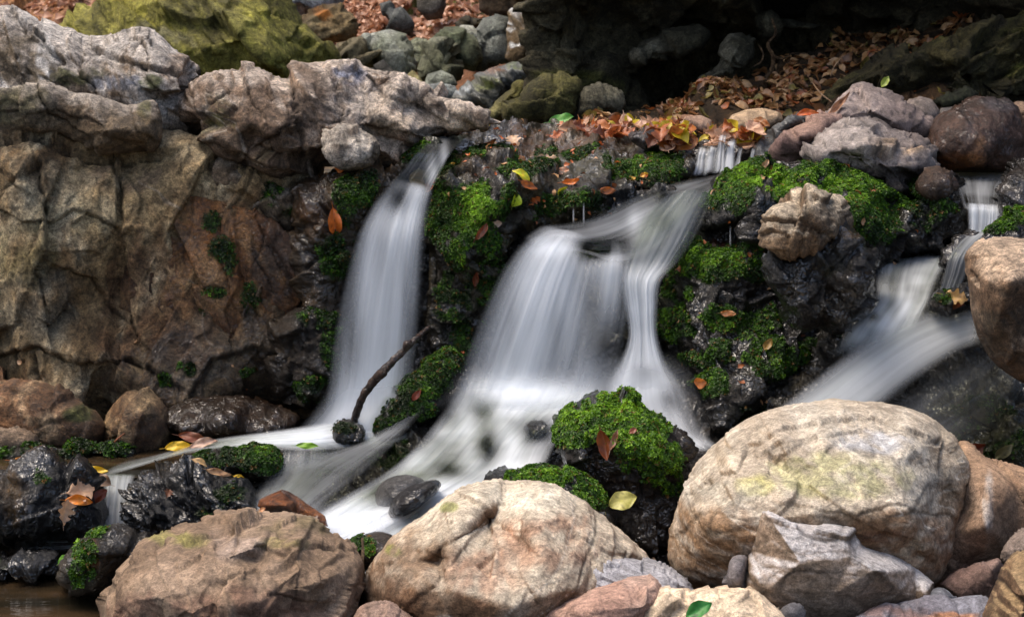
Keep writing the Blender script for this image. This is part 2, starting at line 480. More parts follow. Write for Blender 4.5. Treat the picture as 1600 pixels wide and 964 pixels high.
    if pr['chip']:
        hr, sl, ee = cells((Qs + warp * 0.35) * pr['cf'], 1)
        d += pr['chip'] * ((hr - 0.5) * 0.5 + sl * 2.6) * (0.8 + 0.2 * smooth(0, 0.04, ee))
        hr2, sl2, ee2 = cells((Qs + warp * 0.2) * pr['cf'] * 3.1, 2)
        d += pr['chip'] * pr.get('chip2', .3) * ((hr2 - 0.5) * 0.6 + sl2 * 2.4)
    else: hr = fbm(Qs * 9, 1, 4) * .5 + .5
    crk = np.abs(fbm((Qs + warp) * 4.2, 2, 9.0))
    crkm = smooth(0.03, 0.0, crk) * smooth(-0.1, 0.3, fbm(Qs * 3, 1, 12))
    d -= pr['crack'] * crkm
    # single fractures: (half width px, depth m, polyline); a negative depth is a raised seam
    cm = np.zeros(len(V))
    if len(cracks):
        wpx = np.stack([fbm(Qs * 22, 3, 81), fbm(Qs * 22, 3, 82)], 1) * 9 + np.stack([fbm(Qs * 70, 2, 83), fbm(Qs * 70, 2, 84)], 1) * 3
        for (cw, cd, line) in cracks:
            ln = np.array(line, float); best = np.full(len(PP), 1e9); side = np.zeros(len(PP))
            for i_ in range(len(ln) - 1):
                a_, b_ = ln[i_], ln[i_ + 1]; ab = b_ - a_
                R_ = PP + wpx - a_; t_ = np.clip((R_ @ ab) / (ab @ ab), 0, 1); dv = R_ - t_[:, None] * ab
                dd = np.hypot(dv[:, 0], dv[:, 1]); m_ = dd < best
                best[m_] = dd[m_]; side[m_] = np.sign(ab[0] * dv[:, 1] - ab[1] * dv[:, 0])[m_]
            g_ = np.exp(-(best / cw) ** 2) * (0.65 + 0.6 * fbm(Qs * 30, 2, 85))
            step_ = cd * 0.6 * side * np.exp(-(best / (cw * 9)) ** 2)          # one side of the break stands proud
            d += (-cd * g_ - step_) * ck
            if cd > 0: cm = np.maximum(cm, np.clip(g_, 0, 1))
    mm = blobmask(mossb, PP) if len(mossb) else np.zeros(len(V))
    if len(mossb):
        mn = fbm(Qs * 28, 3, 8.8)
        mup = smooth(-0.75, 0.25, Nn[:, 2] + 0.35 * mn)
        mm = mm * mup * smooth(-0.26, 0.14, mn + 0.30 * (mm - 0.35) + 0.45 * fbm(Qs * 11, 2, 3.9))
        d = d * (1 - 0.4 * mm) + mm * (0.003 + 0.004 * fbm(Qs * 40, 2, 4.4))
    edge = smooth(0.0, 0.06, np.concatenate([uu, uu[inner]])) * 0.68 + 0.32
    V = V + Nn * (d * k * sc * edge)[:, None]
    Nn = vnormals(V, Fq)
    # colours
    c0, c1, c2 = (srgb(*c) for c in cols)
    t1 = smooth(-0.35, 0.35, fbm(Qs * 5, 4, 20.0) + 0.35 * (hr - 0.5))[:, None]
    col = c0 * (1 - t1) + c1 * t1
    t2 = (pale * smooth(-0.05, 0.45, fbm((Qs + warp) * palef, 5, 30.0, 0.62) + 0.12 * rg))[:, None]
    col = col * (1 - t2) + c2 * t2
    if top is not None:       # second colour mixed into the upward faces
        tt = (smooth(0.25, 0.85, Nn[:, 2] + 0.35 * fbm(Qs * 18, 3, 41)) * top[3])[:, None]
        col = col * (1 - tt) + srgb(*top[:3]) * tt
    for bx in blobs:
        mk = (blobmask([bx[:4]], PP) * (bx[5] if len(bx) > 5 else 0.9) * smooth(-0.5, 0.15, fbm(Qs * 30, 3, 50 + bx[0] * 0.01)))[:, None]
        col = col * (1 - mk) + srgb(*bx[4]) * mk
    if vein:
        vv = np.abs(fbm((Qs + warp) * np.array([4, 4, 11]), 2, 60.0))
        vm = (vein * smooth(0.022, 0.0, vv) * smooth(-0.2, 0.2, fbm(Qs * 4, 1, 61)))[:, None]
        col = col * (1 - vm) + srgb(*veinc) * vm
    wv = np.full(len(V), float(wet))
    if len(wetblobs):
        wb = blobmask(wetblobs, PP); wv = np.maximum(wv, wb)
        col = col * (1 - 0.72 * wb[:, None])          # soaked stone is darker stone
    # grit in the cracks is its own darker material
    col = col * (1 - (0.55 * crkm)[:, None]) * (1 - dirt * cm[:, None])
    if len(mossb):
        mc = mm[:, None]
        col = col * (1 - mc) + (srgb(44, 62, 14) * (1 + 0.5 * fbm(Qs * 60, 2, 71))[:, None]) * mc
        wv = wv * (1 - mm)
    col = np.clip(col, 0.002, 0.9)
    o = recentre(None, V)
    me = make_mesh(name, V - o, Fq, mat or M_DRY, {'Col': ('FLOAT_COLOR', col), 'Wet': ('FLOAT', wv)})
    ob = link(name, me, parent, label if parent is None else None, cat if parent is None else None, group if parent is None else None, kind, loc=o if parent is None else o - np.array(parent.location))
    rec = dict(V=V, F=Fq, N=Nn, moss=mm, P=PP, n=n, ob=ob, o=o, nf=len(q))
    BUILT[label or name] = rec
    return rec

def moss(rec, density=1.0, size=0.0040, bright=0.5, brights=(), name='moss', thresh=0.22, droop=0.3, jit=0.002):
    """leafy moss fronds growing on the masked faces of a stone"""
    V, Fq, Nn, mk, P = rec['V'], rec['F'][:rec['nf']], rec['N'], rec['moss'], rec['P']
    a = V[Fq[:, 2]] - V[Fq[:, 0]]; b = V[Fq[:, 3]] - V[Fq[:, 1]]
    area = 0.5 * np.linalg.norm(np.cross(a, b), axis=1)
    m = mk[Fq].mean(1)
    w = area * np.where(m > thresh, np.clip(m, 0, 1), 0)
    tot = w.sum()
    if tot <= 0: return None
    cnt = int(min(tot / (size * 0.62) ** 2 * density, 60000))
    if cnt < 3: return None
    f = RNG.choice(len(Fq), cnt, p=w / tot)
    r = RNG.random((cnt, 2))
    v0, v1, v2, v3 = (V[Fq[f, i]] for i in range(4))
    p = (v0 * (1 - r[:, :1]) + v3 * r[:, :1]) * (1 - r[:, 1:]) + (v1 * (1 - r[:, :1]) + v2 * r[:, :1]) * r[:, 1:]
    nn = Nn[Fq[f, 0]]
    pp = P[Fq[f, 0]]
    up = nn + np.array([0, 0, 0.4]) + RNG.normal(size=(cnt, 3)) * 0.35
    up /= np.linalg.norm(up, axis=1)[:, None]
    t = np.cross(up, RNG.normal(size=(cnt, 3))); t /= np.linalg.norm(t, axis=1)[:, None]
    s = np.cross(up, t)
    clump = fbm(p * 55, 2, 3.3); big = fbm(p * 17, 2, 5.5)
    K = 4
    sz = size * (0.65 + 0.7 * RNG.random(cnt)) * (1 + 0.5 * clump)
    base = p + nn * (np.abs(clump) * 0.004 + jit * RNG.random(cnt))[:, None]
    Vs = []; 
    for kx in range(K):
        an = kx * 2 * math.pi / K + RNG.random(cnt) * 0.9
        dr = t * np.cos(an)[:, None] + s * np.sin(an)[:, None]
        sd_ = t * -np.sin(an)[:, None] + s * np.cos(an)[:, None]
        L = sz[:, None]
        tip = base + dr * L * 0.95 + up * L * (0.75 - droop * RNG.random(cnt)[:, None] * 2)
        mid = base + dr * L * 0.5 + up * L * 0.6
        wd = L * 0.34
        Vs += [base, mid + sd_ * wd, tip, mid - sd_ * wd]
    VV = np.stack(Vs, 1).reshape(-1, 3)
    FF = np.arange(len(VV)).reshape(-1, 4)
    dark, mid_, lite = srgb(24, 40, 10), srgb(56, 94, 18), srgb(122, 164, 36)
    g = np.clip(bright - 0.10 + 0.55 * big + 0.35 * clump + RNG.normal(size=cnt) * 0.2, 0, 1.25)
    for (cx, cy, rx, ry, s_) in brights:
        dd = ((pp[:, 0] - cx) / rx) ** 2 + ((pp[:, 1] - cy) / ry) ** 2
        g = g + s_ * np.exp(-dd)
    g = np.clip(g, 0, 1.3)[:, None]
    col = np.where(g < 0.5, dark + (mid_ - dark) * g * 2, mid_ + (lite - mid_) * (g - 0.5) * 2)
    dead = (RNG.random(cnt) < 0.04)[:, None]
    col = np.where(dead, srgb(110, 80, 35), col)
    col = np.repeat(np.clip(col, 0, 1), 4 * K, 0)
    o = rec['o']
    me = make_mesh(name, VV - o, FF, M_MOSS, {'Col': ('FLOAT_COLOR', col)}, smooth_=False)
    ob = link(name, me, rec['ob'], kind='stuff')
    return ob

def surface_point(rec, px, py):
    """point and normal on the visible face of a stone at a photo pixel"""
    nfv = rec['n']; d = ((rec['P'][:nfv] - np.array([px, py])) ** 2).sum(1); i = int(d.argmin())
    return rec['V'][i], rec['N'][i]
#@@SCENE
# ================================================================== SETTING
def terrain():
    """one sheet of rocky ground that runs out to the sides of the ravine and up its slopes"""
    xs = np.concatenate([-np.geomspace(60, 3, 40), np.linspace(-2.9, 2.9, 120), np.geomspace(3, 60, 40)])
    ys = np.concatenate([-np.geomspace(60, 1, 30), np.linspace(-0.9, 10, 160), np.geomspace(10.2, 90, 50)])
    X, Y = np.meshgrid(xs, ys)
    Z = -0.32 + 0.62 * smooth(3.5, 4.3, Y) + 0.0 * X
    Z += 0.03 * np.clip(Y - 4.3, 0, 9)
    Z += 0.45 * np.clip(Y - 13, 0, 60) + 0.35 * np.clip(np.abs(X + 0.05 * Y) - 2.6, 0, 40) * smooth(0, 4, Y)
    Z += 0.10 * np.clip(np.abs(X) - 6, 0, 40) + 0.06 * np.clip(-Y - 6, 0, 50)
    P = np.stack([X.ravel(), Y.ravel(), Z.ravel() * 0], 1)
    Z = Z + (0.03 * fbm(P * 3, 4)).reshape(Z.shape) + (0.4 * fbm(P * 0.3, 3)).reshape(Z.shape) * smooth(8, 20, np.abs(X) + np.abs(Y))
    V = np.stack([X, Y, Z], -1).reshape(-1, 3)
    ny, nx = X.shape
    j, i = np.mgrid[0:ny - 1, 0:nx - 1]; a = (j * nx + i).ravel()
    q = np.stack([a, a + 1, a + nx + 1, a + nx], 1)
    t = smooth(-0.3, 0.3, fbm(V * 4, 4, 3))[:, None]
    far = smooth(5, 9, V[:, 1])[:, None]
    col = (srgb(38, 32, 24) * (1 - t) + srgb(62, 54, 36) * t) * (1 - far) + (srgb(105, 76, 50) * t + srgb(76, 80, 40) * (1 - t)) * far
    me = make_mesh('ground', V, q, M_WET, {'Col': ('FLOAT_COLOR', col), 'Wet': ('FLOAT', np.full(len(V), .3))})
    link('ground', me, kind='structure')
terrain()

BROWN = ((112, 92, 74), (84, 66, 50), (168, 158, 146))
GREY = ((128, 122, 116), (96, 90, 86), (190, 184, 176))
DARKW = ((34, 29, 22), (20, 17, 13), (54, 46, 36))
OLIVE = ((112, 108, 52), (74, 72, 38), (150, 146, 84))
FARG = ((176, 178, 160), (132, 134, 112), (212, 212, 202))
PALE = ((196, 182, 160), (160, 142, 118), (226, 218, 204))
PINK = ((158, 122, 104), (128, 96, 82), (186, 164, 146))
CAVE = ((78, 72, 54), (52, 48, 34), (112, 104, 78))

# ---------------- far bank behind the stream
rock('hillside', None, None, free=True, outline=[(-260, -260), (1000, -260), (1000, 200), (-260, 200)], Y=11.0, T=0.25, e=.3, lean=-0.0,
     ctrl=[(-260, -250, -3.5), (400, -250, -3), (1000, -250, -3), (400, 40, 0.2), (700, 100, 1.8), (100, 60, 0.5), (650, 180, 3.3), (0, 190, 3), (900, 190, 3.5)], blur=20, step=3.2, prof='far',
     cols=((140, 96, 66), (120, 84, 58), (168, 120, 92)), pale=.6, palef=4,
     blobs=[(700, 20, 60, 30, (96, 108, 40)), (640, 30, 40, 22, (110, 110, 50)), (60, 30, 120, 22, (168, 122, 80)), (790, 40, 50, 60, (84, 72, 50))],
     mat=M_FAR, rounding=0, kind='structure')
# dark cliff that overhangs the right side
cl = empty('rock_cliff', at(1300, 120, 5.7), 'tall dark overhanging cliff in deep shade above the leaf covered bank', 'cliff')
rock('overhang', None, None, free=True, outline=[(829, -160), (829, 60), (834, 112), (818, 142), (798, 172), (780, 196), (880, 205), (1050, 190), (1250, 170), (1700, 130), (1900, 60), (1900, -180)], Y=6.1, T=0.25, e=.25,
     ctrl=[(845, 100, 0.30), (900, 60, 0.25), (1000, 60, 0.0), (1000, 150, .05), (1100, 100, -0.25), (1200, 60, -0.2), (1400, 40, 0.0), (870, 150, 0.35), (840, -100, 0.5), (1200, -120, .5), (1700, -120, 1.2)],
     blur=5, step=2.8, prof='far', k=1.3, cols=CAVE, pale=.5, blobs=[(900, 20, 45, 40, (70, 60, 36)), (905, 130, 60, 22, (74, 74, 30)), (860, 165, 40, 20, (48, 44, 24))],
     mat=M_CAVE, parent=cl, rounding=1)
# unseen upper cliff, shaped to lean out and keep daylight off the bank
def shade_roof():
    nx, ny = 90, 60
    u, v = np.meshgrid(np.linspace(0, 1, nx), np.linspace(0, 1, ny))
    x = 0.13 + 5.2 * u; 
    y = 6.1 - 1.35 * np.sin(v * 1.35) - 0.1 * u + 0.25 * (v < 0.01)
    z = 1.02 + 1.25 * v + 0.1 * u
    V0 = np.stack([x, y, z], -1).reshape(-1, 3)
    V0[:, 1] += 0.12 * fbm(V0 * 1.6, 4, 3); V0[:, 2] += 0.06 * fbm(V0 * 2.3, 3, 5)
    a = (np.mgrid[0:ny - 1, 0:nx - 1][0] * nx + np.mgrid[0:ny - 1, 0:nx - 1][1]).ravel()
    q = np.stack([a, a + 1, a + nx + 1, a + nx], 1)
    V1 = V0 + np.array([0.0, 3.5, 0.4])
    n = len(V0)
    idx = np.arange(n).reshape(ny, nx)
    loop = np.concatenate([idx[0], idx[1:, -1], idx[-1, -2::-1], idx[-2:0:-1, 0]])
    nl = np.roll(loop, -1)
    side = np.stack([loop, loop + n, nl + n, nl], 1)
    V = np.concatenate([V0, V1]); q = np.concatenate([q, q[:, ::-1] + n, side])
    t = smooth(-.3, .3, fbm(V * 3, 4))[:, None]
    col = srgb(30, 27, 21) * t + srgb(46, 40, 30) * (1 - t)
    me = make_mesh('shade_roof', V - np.array(cl.location), q, M_CAVE, {'Col': ('FLOAT_COLOR', col), 'Wet': ('FLOAT', np.full(len(V), .1))})
    link('shade_roof', me, cl)
shade_roof()
G_CAVE = 'dark stones under the overhanging cliff'
def cst(label, o, Y, T, **k):
    kw = dict(prof='far', mat=M_CAVE, k=.6, cols=((104, 100, 82), (70, 66, 50), (140, 136, 118)), pale=.6, e=.4, lean=.2, step=2.2, rounding=0)
    kw.update(k)
    return rock('boulder', label, 'boulder', o, Y, T, group=G_CAVE, **kw)
cst('long grey green boulder jammed in the dark hollow under the cliff', [(982, 88), (1000, 64), (1050, 52), (1085, 45), (1105, 55), (1098, 75), (1060, 88), (1020, 100), (995, 110), (985, 100)], 5.75, .12)
cst('upright pale grey pinnacle of rock in the dark hollow under the cliff', [(1080, 140), (1090, 120), (1118, 98), (1125, 70), (1140, 52), (1160, 50), (1180, 65), (1178, 90), (1160, 110), (1150, 128), (1125, 128), (1105, 135)], 5.6, .12)
cst('low round dark green boulder at the left foot of the cliff hollow', [(905, 165), (918, 145), (945, 138), (970, 145), (980, 165), (970, 182), (900, 182)], 5.2, .08)
cst('pale flat slab high in the hollow, beside the roots', [(1180, 40), (1200, 24), (1240, 28), (1285, 40), (1265, 52), (1200, 48)], 5.8, .08)
cst('mossy black boulder at the very left corner of the cliff foot', [(790, 186), (800, 160), (822, 130), (845, 112), (880, 112), (905, 128), (900, 160), (880, 190), (820, 194)], 5.25, .12, cols=((80, 76, 42), (52, 48, 28), (116, 112, 62)))

# leaf bank
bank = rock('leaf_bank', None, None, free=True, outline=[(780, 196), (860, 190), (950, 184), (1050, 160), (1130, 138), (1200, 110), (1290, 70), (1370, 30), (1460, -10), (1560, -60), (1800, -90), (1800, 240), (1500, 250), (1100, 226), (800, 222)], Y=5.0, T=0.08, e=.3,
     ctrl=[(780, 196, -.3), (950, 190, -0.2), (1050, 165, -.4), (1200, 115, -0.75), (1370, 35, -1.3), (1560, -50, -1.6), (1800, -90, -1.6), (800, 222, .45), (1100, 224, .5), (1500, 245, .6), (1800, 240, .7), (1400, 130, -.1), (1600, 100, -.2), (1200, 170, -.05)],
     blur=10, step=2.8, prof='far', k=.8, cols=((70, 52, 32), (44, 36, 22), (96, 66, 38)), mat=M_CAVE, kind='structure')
slab = rock('mossy_bedrock', 'dark mossy bedrock slab sloping between leaf drifts at right', 'rock slab', [(1275, 150), (1330, 120), (1400, 95), (1470, 70), (1560, 30), (1680, 0), (1700, 150), (1600, 165), (1500, 165), (1380, 175), (1300, 172)], 4.95, .10, e=.4, lean=.3,
     ctrl=[(1330, 120, -.1), (1680, 0, -.5), (1500, 165, .15), (1300, 172, .1), (1500, 100, .1)], prof='far', cols=((74, 68, 40), (48, 44, 28), (104, 104, 42)), pale=.8, mat=M_CAVE, aniso=(1, 1, 3), rot=-.45)

# ---------------- boulders of the upper stream
G_FAR = 'boulders in the stream bed far behind the falls'
def far(label, o, Y, T, **k):
    cx, cy = sum(p[0] for p in o) / len(o), sum(p[1] for p in o) / len(o)
    if Y < 9 and Y > 6.4: o = [(cx + (p[0] - cx) * 1.13, cy + (p[1] - cy) * 1.13) for p in o]
    kw = dict(prof='far', mat=M_FAR, cols=FARG, pale=.6, e=.24, lean=.35, step=2.2, back=.8, k=.5, rounding=0)
    kw.update(k)
    return rock('boulder', label, 'boulder', o, Y, T, group=G_FAR, **kw)
far('blue grey cracked boulder at the top edge, right of the olive one', [(420, -40), (530, -40), (532, 0), (522, 14), (494, 28), (462, 30), (430, 10)], 9.2, .3, cols=((150, 158, 162), (118, 124, 128), (190, 196, 200)))
far('long grey stone lying in the leaves at the top centre', [(592, 5), (610, 2), (622, 20), (640, 38), (636, 48), (612, 40), (596, 24)], 9.0, .12, cols=((126, 128, 124), (90, 92, 88), (170, 172, 168)))
far('dark grey boulder at the top edge above the pale cluster', [(650, -30), (690, -30), (697, 10), (690, 30), (668, 34), (652, 16)], 9.4, .15, cols=((110, 106, 100), (84, 80, 72), (140, 138, 130)))
far('brown stone block at the top edge beside the dark pillar', [(745, -40), (832, -40), (832, 22), (800, 24), (770, 30), (748, 18)], 9.4, .25, cols=((92, 76, 54), (66, 54, 40), (120, 104, 78)))
far('ochre brown layered boulder behind the olive one', [(462, 42), (482, 24), (505, 12), (532, 11), (549, 24), (553, 44), (546, 62), (520, 66), (495, 64), (472, 52)], 8.4, .25, cols=((140, 120, 82), (98, 80, 52), (184, 170, 130)), blobs=[(505, 22, 14, 8, (176, 112, 50))], aniso=(1, 1, 3), rot=-.5)
far('brown grained boulder below the ochre one', [(514, 80), (528, 68), (548, 61), (566, 66), (580, 88), (586, 104), (560, 110), (530, 100)], 7.4, .2, cols=((116, 104, 78), (84, 76, 58), (150, 142, 112)), aniso=(1, 1, 4), rot=-.6)
far('big pale speckled boulder in the middle of the far stream bed', [(556, 62), (580, 50), (610, 47), (634, 54), (644, 75), (645, 100), (634, 124), (616, 132), (600, 116), (584, 96), (566, 78)], 7.6, .28, cols=((158, 162, 146), (112, 118, 98), (202, 204, 196)), pale=.7)
far('low mossy boulder right of the pale speckled one', [(634, 70), (650, 58), (668, 60), (680, 76), (672, 100), (652, 112), (640, 108)], 8.2, .2, cols=((120, 124, 96), (86, 90, 66), (150, 152, 130)))
far('large round green grey boulder left of centre in the cluster', [(652, 108), (660, 88), (678, 74), (700, 74), (712, 88), (712, 112), (700, 128), (672, 132), (655, 124)], 7.3, .25, cols=((134, 136, 112), (98, 100, 76), (168, 170, 150)))
far('squat green grey boulder at the top of the cluster', [(678, 66), (690, 56), (715, 56), (735, 66), (744, 90), (738, 108), (716, 104), (700, 92), (682, 84)], 7.7, .25, cols=((130, 138, 114), (98, 104, 80), (160, 166, 150)))
far('small grey stone above the cluster', [(714, 54), (722, 42), (738, 42), (748, 54), (742, 66), (724, 66)], 8.3, .15)
far('tall grey boulder right of the cluster', [(742, 84), (745, 50), (756, 32), (775, 28), (795, 32), (797, 60), (795, 88), (772, 98), (752, 98)], 7.9, .25, cols=((136, 140, 132), (104, 108, 100), (170, 176, 168)))
far('brown boulder with a bright white top beside the dark pillar', [(792, 40), (798, 24), (815, 19), (836, 20), (838, 90), (815, 96), (797, 92)], 7.5, .2, cols=((134, 110, 76), (100, 82, 56), (160, 140, 110)), top=(226, 228, 226, .95))
far('dark stone wedged above the small grey stone', [(712, 36), (728, 26), (752, 28), (756, 42), (735, 50), (716, 48)], 8.8, .15, cols=((70, 62, 44), (48, 42, 30), (96, 92, 60)))
far('ochre yellow stone at the foot of the pale speckled boulder', [(628, 138), (634, 122), (645, 112), (656, 122), (664, 136), (660, 148), (640, 146)], 6.8, .1, cols=((158, 148, 92), (122, 112, 66), (190, 180, 130)), prof='smooth')
far('smooth grey green stone between yellow stone and stream', [(664, 136), (670, 118), (690, 112), (706, 120), (712, 132), (700, 140), (676, 142)], 6.7, .1, cols=((140, 146, 130), (112, 116, 98), (166, 172, 160)), prof='smooth')
far('small white stone next to the wet streaked rock', [(662, 146), (668, 134), (690, 132), (708, 138), (714, 150), (700, 158), (676, 154)], 6.5, .1, cols=((176, 182, 180), (134, 140, 138), (214, 220, 220)), prof='smooth')
far('wet streaked rock ramp running up to the dark cliff foot', [(700, 160), (716, 138), (742, 120), (776, 104), (800, 94), (830, 96), (834, 112), (816, 136), (800, 160), (790, 186), (750, 176), (720, 168)], 6.3, .15, e=.4, k=.4, cols=((94, 94, 80), (58, 58, 48), (180, 186, 186)), wet=.7, mat=M_WET, blobs=[(770, 108, 24, 10, (150, 110, 76)), (806, 100, 14, 12, (92, 106, 34)), (760, 130, 26, 8, (104, 112, 48)), (722, 140, 16, 6, (190, 198, 200))], aniso=(1, 1, 4), rot=.7)
far('yellow green ledge stone at the foot of the dark cliff', [(756, 182), (770, 160), (790, 142), (812, 128), (822, 136), (808, 160), (796, 188), (770, 192)], 5.9, .1, cols=((122, 116, 62), (80, 74, 40), (160, 154, 104)))
far('pointed stone standing at the far left of the cluster', [(586, 104), (600, 96), (618, 118), (626, 136), (604, 134), (590, 122)], 6.9, .12, cols=((60, 58, 52), (40, 38, 34), (96, 96, 92)))

# big olive boulder behind the left cliff
rock('boulder', 'huge olive green boulder rising behind the left rock face', 'boulder',
     [(60, 60), (95, 38), (125, 20), (150, 0), (190, -60), (440, -70), (430, -20), (462, 20), (480, 46), (506, 68), (530, 88), (535, 110), (480, 150), (300, 190), (90, 160)], 6.0, .45, e=.45, lean=.25,
     ctrl=[(380, 60, .25), (430, 30, .10), (250, 90, .1), (430, 100, .3)], blur=5, prof='far', k=.6, cols=((150, 144, 62), (96, 92, 42), (190, 182, 104)), pale=.65, palef=5, mat=M_FAR,
     blobs=[(320, 20, 60, 50, (84, 80, 42)), (250, 60, 50, 20, (120, 116, 84)), (440, 60, 70, 50, (146, 142, 62), .5)], aniso=(1, 1, 2.6), rot=.75)
# ================================================================== LEFT ROCK FACE
face = empty('rock_outcrop', at(250, 700, 3.8), 'massive brown rock face with a pale weathered crest left of the falls', 'rock face')
K = dict(parent=face)
rock('crest', None, None, [(-90, 40), (-40, 22), (5, 18), (38, 27), (58, 42), (85, 40), (112, 38), (128, 50), (160, 50), (190, 40), (212, 36), (238, 40), (258, 58), (275, 78), (298, 98), (320, 122), (312, 160), (300, 240), (-90, 240)], 4.10, .13, e=.32, lean=.42,
     ctrl=[(120, 110, .06), (230, 80, .10), (60, 90, .0), (250, 130, .12), (160, 140, .05)], blur=4, prof='cliff', k=.62, over=dict(cf=5.5, chip=.024), cols=((150, 138, 124), (108, 92, 74), (214, 206, 196)), pale=.85, palef=8, top=(206, 198, 188, .5), vein=.5, cracks=[(3, .02, [(60, 60), (95, 90), (80, 130), (100, 150)]), (2.5, .014, [(150, 55), (190, 90), (240, 110), (300, 130)]), (2.5, .014, [(130, 70), (125, 110), (150, 145)]), (2, .01, [(210, 45), (235, 85), (225, 120), (250, 150)])],
     blobs=[(110, 118, 50, 16, (62, 64, 26)), (40, 100, 60, 40, (96, 84, 66)), (275, 110, 26, 24, (150, 130, 110)), (190, 130, 60, 12, (96, 100, 110)), (235, 130, 16, 10, (70, 74, 32)), (75, 95, 14, 34, (198, 194, 188))], mat=M_ROUGH, aniso=(1, 1, 1.8), rot=.6, **K)
rock('overhanging_band', None, None, [(-90, 150), (-40, 140), (20, 140), (60, 138), (100, 145), (150, 146), (178, 158), (206, 164), (238, 152), (250, 166), (256, 205), (250, 238), (215, 240), (180, 240), (140, 235), (115, 222), (90, 208), (50, 205), (0, 215), (-90, 230)], 3.84, .07, e=.26, lean=.0,
     ctrl=[(60, 175, .02), (160, 205, .06), (220, 205, .06)], prof='cliff', k=.5, over=dict(cf=5.5), cols=((132, 112, 86), (98, 80, 60), (172, 158, 136)), pale=.4, top=(196, 186, 172, .5), cracks=[(3, .014, [(60, 145), (75, 175), (120, 200), (150, 235)]), (2.5, .01, [(204, 166), (212, 200), (240, 215)]), (2, .008, [(-20, 170), (40, 180), (90, 172), (150, 190)])], mat=M_ROUGH,
     blobs=[(225, 175, 12, 22, (78, 76, 38)), (30, 170, 50, 30, (96, 90, 64)), (150, 205, 130, 36, (108, 90, 66), .85)], **K)
rock('lower_face', None, None, [(-90, 165), (60, 180), (150, 215), (220, 222), (250, 205), (300, 215), (360, 238), (440, 250), (500, 262), (540, 330), (540, 450), (520, 640), (420, 660), (260, 720), (-90, 730)], 3.94, .10, e=.35, lean=-.02,
     ctrl=[(0, 240, .14), (100, 245, .09), (180, 262, .04), (300, 262, .05), (380, 290, .04), (480, 330, .0), (235, 262, .05), (60, 360, .16), (130, 400, .15), (185, 330, .10), (196, 450, .05), (215, 460, .11), (240, 500, .12), (50, 520, .19), (140, 560, .18), (300, 560, .16), (400, 580, .13), (300, 640, .22), (100, 640, .24), (350, 420, .06), (460, 460, .04)],
     blur=6, prof='cliff', k=.7, cols=((156, 132, 94), (112, 88, 58), (206, 192, 160)), pale=.6, palef=12, mat=M_ROUGH,
     blobs=[(340, 440, 150, 130, (118, 80, 46), .6), (200, 275, 55, 26, (126, 104, 82), .7), (90, 300, 60, 60, (158, 150, 126), .45), (40, 400, 60, 50, (96, 94, 56), .5), (110, 340, 80, 26, (160, 146, 110), .4), (60, 480, 60, 60, (92, 88, 76), .7), (240, 560, 90, 80, (96, 66, 42), .8), (200, 440, 30, 80, (86, 62, 42), .7), (400, 600, 70, 50, (110, 76, 46), .7), (300, 520, 100, 60, (90, 62, 38), .5), (20, 560, 50, 40, (72, 66, 44), .6)],
     wetblobs=[(330, 600, 150, 90, .5), (420, 520, 60, 100, .6)], mossb=[(290, 580, 16, 14), (60, 660, 20, 20), (395, 585, 20, 10), (260, 595, 12, 10), (380, 620, 30, 14)], aniso=(1, 1, .55), rot=.15, over=dict(ridge=.010, crack=.014), vein=.3,
     cracks=[(4, .03, [(-60, 215), (60, 212), (100, 228), (160, 248), (246, 244)]), (3, .018, [(180, 240), (184, 290), (190, 330), (200, 400), (196, 470), (210, 520)]), (2.5, .014, [(60, 260), (75, 330), (50, 400), (70, 470)]), (3, .018, [(-20, 560), (60, 545), (120, 570), (200, 560), (270, 600)]), (2.5, .012, [(100, 420), (150, 440), (190, 500), (180, 580)]), (3, .016, [(300, 620), (330, 560), (400, 545), (440, 560)]), (2, .01, [(0, 330), (60, 350), (120, 330), (170, 350)]), (3, .016, [(40, 640), (60, 600), (50, 560)]), (2.5, .014, [(420, 420), (460, 450), (455, 520), (420, 560)])], **K)
lowface = BUILT['lower_face']
rust = rock('rusty_slab', None, None, [(258, 312), (290, 303), (335, 311), (378, 320), (420, 346), (455, 374), (474, 405), (478, 470), (450, 500), (455, 560), (380, 575), (325, 560), (262, 600), (200, 592), (196, 470), (206, 400), (238, 345)], 3.795, .03, e=.25, lean=.05,
     ctrl=[(330, 440, .02), (420, 520, .0), (240, 480, .02)], prof='cliff', k=.5, cols=((132, 86, 46), (88, 60, 38), (178, 140, 94)), pale=.75, palef=18, wet=.5, mat=M_ROUGH,
     blobs=[(330, 360, 90, 60, (150, 92, 38), .6), (440, 390, 40, 40, (78, 56, 44), .8), (290, 350, 30, 40, (140, 118, 90), .5), (430, 430, 40, 50, (62, 46, 34), .8), (225, 480, 26, 90, (84, 60, 42), .8), (340, 530, 80, 40, (92, 60, 36), .7), (258, 420, 10, 60, (190, 150, 100), .5)],
     mossb=[(330, 345, 16, 18), (345, 390, 18, 20), (335, 455, 20, 10), (310, 490, 12, 10), (390, 470, 14, 26), (360, 410, 8, 20)], aniso=(1, 1, .3), rot=-.35,
     cracks=[(2.5, .012, [(262, 320), (250, 380), (262, 420), (245, 480), (240, 560)]), (2.5, .012, [(240, 420), (236, 470), (256, 500)]), (2, .01, [(420, 350), (400, 400), (430, 460), (400, 520)]), (2, .008, [(300, 330), (290, 400), (310, 470), (290, 540)]), (2, .008, [(350, 330), (340, 400), (360, 450)])], **K)
